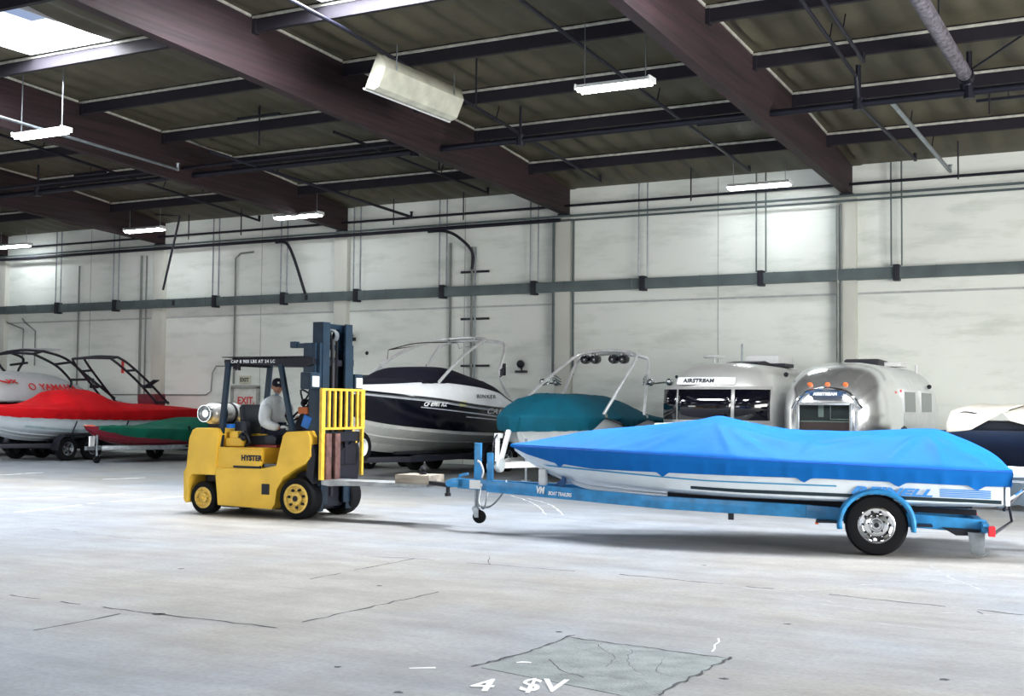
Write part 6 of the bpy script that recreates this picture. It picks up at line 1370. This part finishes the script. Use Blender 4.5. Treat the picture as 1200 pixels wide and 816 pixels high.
b = MB(); b.box((-2.6, 0.35, 2.58), (0.7, 0.6, 0.1), 0.04); b.tube([(-3.6, 0.7, 2.35), (-3.6, 0.7, 2.6)], 0.03, 8); b.build('roof_fitting', M_white, A2)
b = MB(); b.box((-0.05, 1.09, 1.98), (0.05, 0.03, 0.05)); b.build('side_marker', M_redlens, A2, smooth=False)
b = MB()
b.sphere((-3.3, 1.03, 2.12), 0.05, n=8)
b.build('side_fitting', M_dark, A2)
b = MB(); b.bar((1.0, -0.6, 0.45), (2.6, 0, 0.45), 0.08, 0.12); b.bar((1.0, 0.6, 0.45), (2.6, 0, 0.45), 0.08, 0.12); b.tube([(2.4, 0, 0), (2.4, 0, 0.75)], 0.035, 10); b.lathe([(0, 0.5), (0.15, 0.5), (0.15, 0.95), (0.1, 1.0), (0, 1.02)], (2.05, 0, 0), n=20); b.build('tongue_frame', M_dark, A2)
for s in (-1, 1): trailer_wheel(A2, (-0.3, s * 1.0, 0.36), 0.36, 0.2, M_alu)

# ---- dark boat with torn cream wrap at the right edge
DB = thing('wrapped_boat', 'dark boat with a torn cream wrap behind the stern of the blue covered boat', 'boat', (-2.55, 22.6, 0), R(90))
b = MB(); rows = []
for k in range(30):
    x = lerp(-1.2, 4.5, k / 29); w = 1.28 * min(1, (5.6 - x) / 2.4) ** 0.6; rows.append([(x, -w * 0.2, 0.35), (x, -w * 0.85, 0.62), (x, -w * 0.98, 0.9), (x, -w, 1.25), (x, -w + 0.08, 1.29), (x, w - 0.08, 1.29), (x, w, 1.25), (x, w * 0.98, 0.9), (x, w * 0.85, 0.62), (x, w * 0.2, 0.35)])
b.loft(rows, close_rows=True, cap=True); b.build('hull', MATS['black_gelcoat'], DB)
M_wrap = mat('cream_wrap', rgb(226, 220, 208), 0.7, var=0.04, scale=2, bump=0.5, bscale=5)
# wrap: tent-like sheets pulled over posts, torn open between them; y positive = left in view
def sheet(cols, name='wrap'):
    b = MB(); rows = []
    for y, zt, zb in cols:
        rows.append([(-1.3 + 0.02 * math.sin(y * 9), y, zb), (-1.26, y, lerp(zb, zt, 0.5)), (-1.05 + 0.02 * math.sin(y * 13), y, zt - 0.03), (-0.4, y, zt + 0.02), (1.5, y, zt + 0.1), (3.0, y * 0.9, zt)])
    b.loft(rows); o = b.build(name, M_wrap, DB, angle=60); md = o.modifiers.new('t', 'SOLIDIFY'); md.thickness = 0.01; return o
sheet([(1.08, 1.54, 1.26), (1.05, 1.63, 1.26), (0.9, 1.65, 1.27), (0.7, 1.62, 1.3), (0.5, 1.64, 1.42), (0.3, 1.63, 1.54), (0.22, 1.62, 1.6)])
sheet([(0.2, 1.6, 1.55), (0.1, 1.58, 1.45), (-0.1, 1.54, 1.4), (-0.3, 1.5, 1.33), (-0.45, 1.46, 1.28), (-0.55, 1.48, 1.34), (-0.64, 1.52, 1.47)])
sheet([(-0.66, 1.52, 1.24), (-0.9, 1.55, 1.24), (-1.2, 1.5, 1.25), (-1.32, 1.4, 1.25)])
b = MB(); b.tube(arc_pts([(-1.12, 0.98, 1.55), (-1.1, 0.8, 1.59), (-1.1, 0.6, 1.55)], 5), 0.01, 6); b.sphere((-1.2, 0.9, 1.45), 0.025, n=8); b.build('wrap_rope', M_dark, DB)
b = MB(); b.box((-0.3, 0, 1.36), (1.6, 2.2, 0.16), 0.04); b.build('engine_cover', MATS['black_vinyl'], DB)
b = MB(); b.sphere((-1.22, -0.45, 1.02), 0.04, n=10); b.box((-1.24, -0.35, 0.78), (0.06, 0.2, 0.06), 0.02); b.box((-1.24, -0.75, 0.8), (0.05, 0.1, 0.05), 0.01); b.build('transom_fitting', M_chrome, DB)
stored_trailer('boat_trailer', 'dark trailer under the torn cream wrapped boat at the right edge', -2.55, 22.6, M_dark, -4.0, 1.2, 0.85, 0.36, (-2.2,), jack=False, r=0.33, wy=1.05)
# ------------------------------------------------------------ light
w = bpy.data.worlds.new('sky'); sc.world = w; w.use_nodes = True
N = w.node_tree.nodes; L = w.node_tree.links
sky = N.new('ShaderNodeTexSky'); sky.sky_type = 'NISHITA'; sky.sun_elevation = R(52); sky.sun_rotation = R(140); sky.sun_disc = False
L.new(sky.outputs['Color'], N['Background'].inputs['Color']); N['Background'].inputs['Strength'].default_value = 0.09
def area(name, loc, rot, sx, sy, e, col=(1, 1, 1), spread=180):
    la = bpy.data.lights.new(name, 'AREA'); la.shape = 'RECTANGLE'; la.size = sx; la.size_y = sy; la.energy = e; la.color = col; la.spread = R(spread)
    o = bpy.data.objects.new(name, la); COL.objects.link(o); o.location = loc; o.rotation_euler = rot; return o
SKYE = 320
for i, (x0, x1, y0, y1) in enumerate(SKY):
    area('skylight_daylight', ((x0 + x1) / 2, (y0 + y1) / 2, roofz(y0) + 0.42), (0, 0, 0), x1 - x0 - 0.1, y1 - y0 - 0.1, SKYE * (3.3 if y0 > 10 else 0.3), (0.95, 0.98, 1.0))
# daylight through the wide door openings
area('right_door_daylight', (XR + 0.15, (DR[0] + DR[1]) / 2, DR[2] / 2), (0, R(90), 0), DR[2], DR[1] - DR[0], 2600, (1.0, 0.97, 0.92))
for x0, x1 in FD: area('front_door_daylight', ((x0 + x1) / 2, YF - 0.15, 2.45), (R(90), 0, 0), x1 - x0, 4.9, 480, (0.97, 0.99, 1.0))
# colour management
vs = sc.view_settings; vs.view_transform = 'Standard'; vs.look = 'None'; vs.gamma = 1.0; vs.use_curve_mapping = False; vs.exposure = 0.72
sc.cycles.use_denoising = True; sc.cycles.max_bounces = 8; sc.cycles.diffuse_bounces = 4; sc.cycles.glossy_bounces = 4; sc.cycles.sample_clamp_indirect = 8
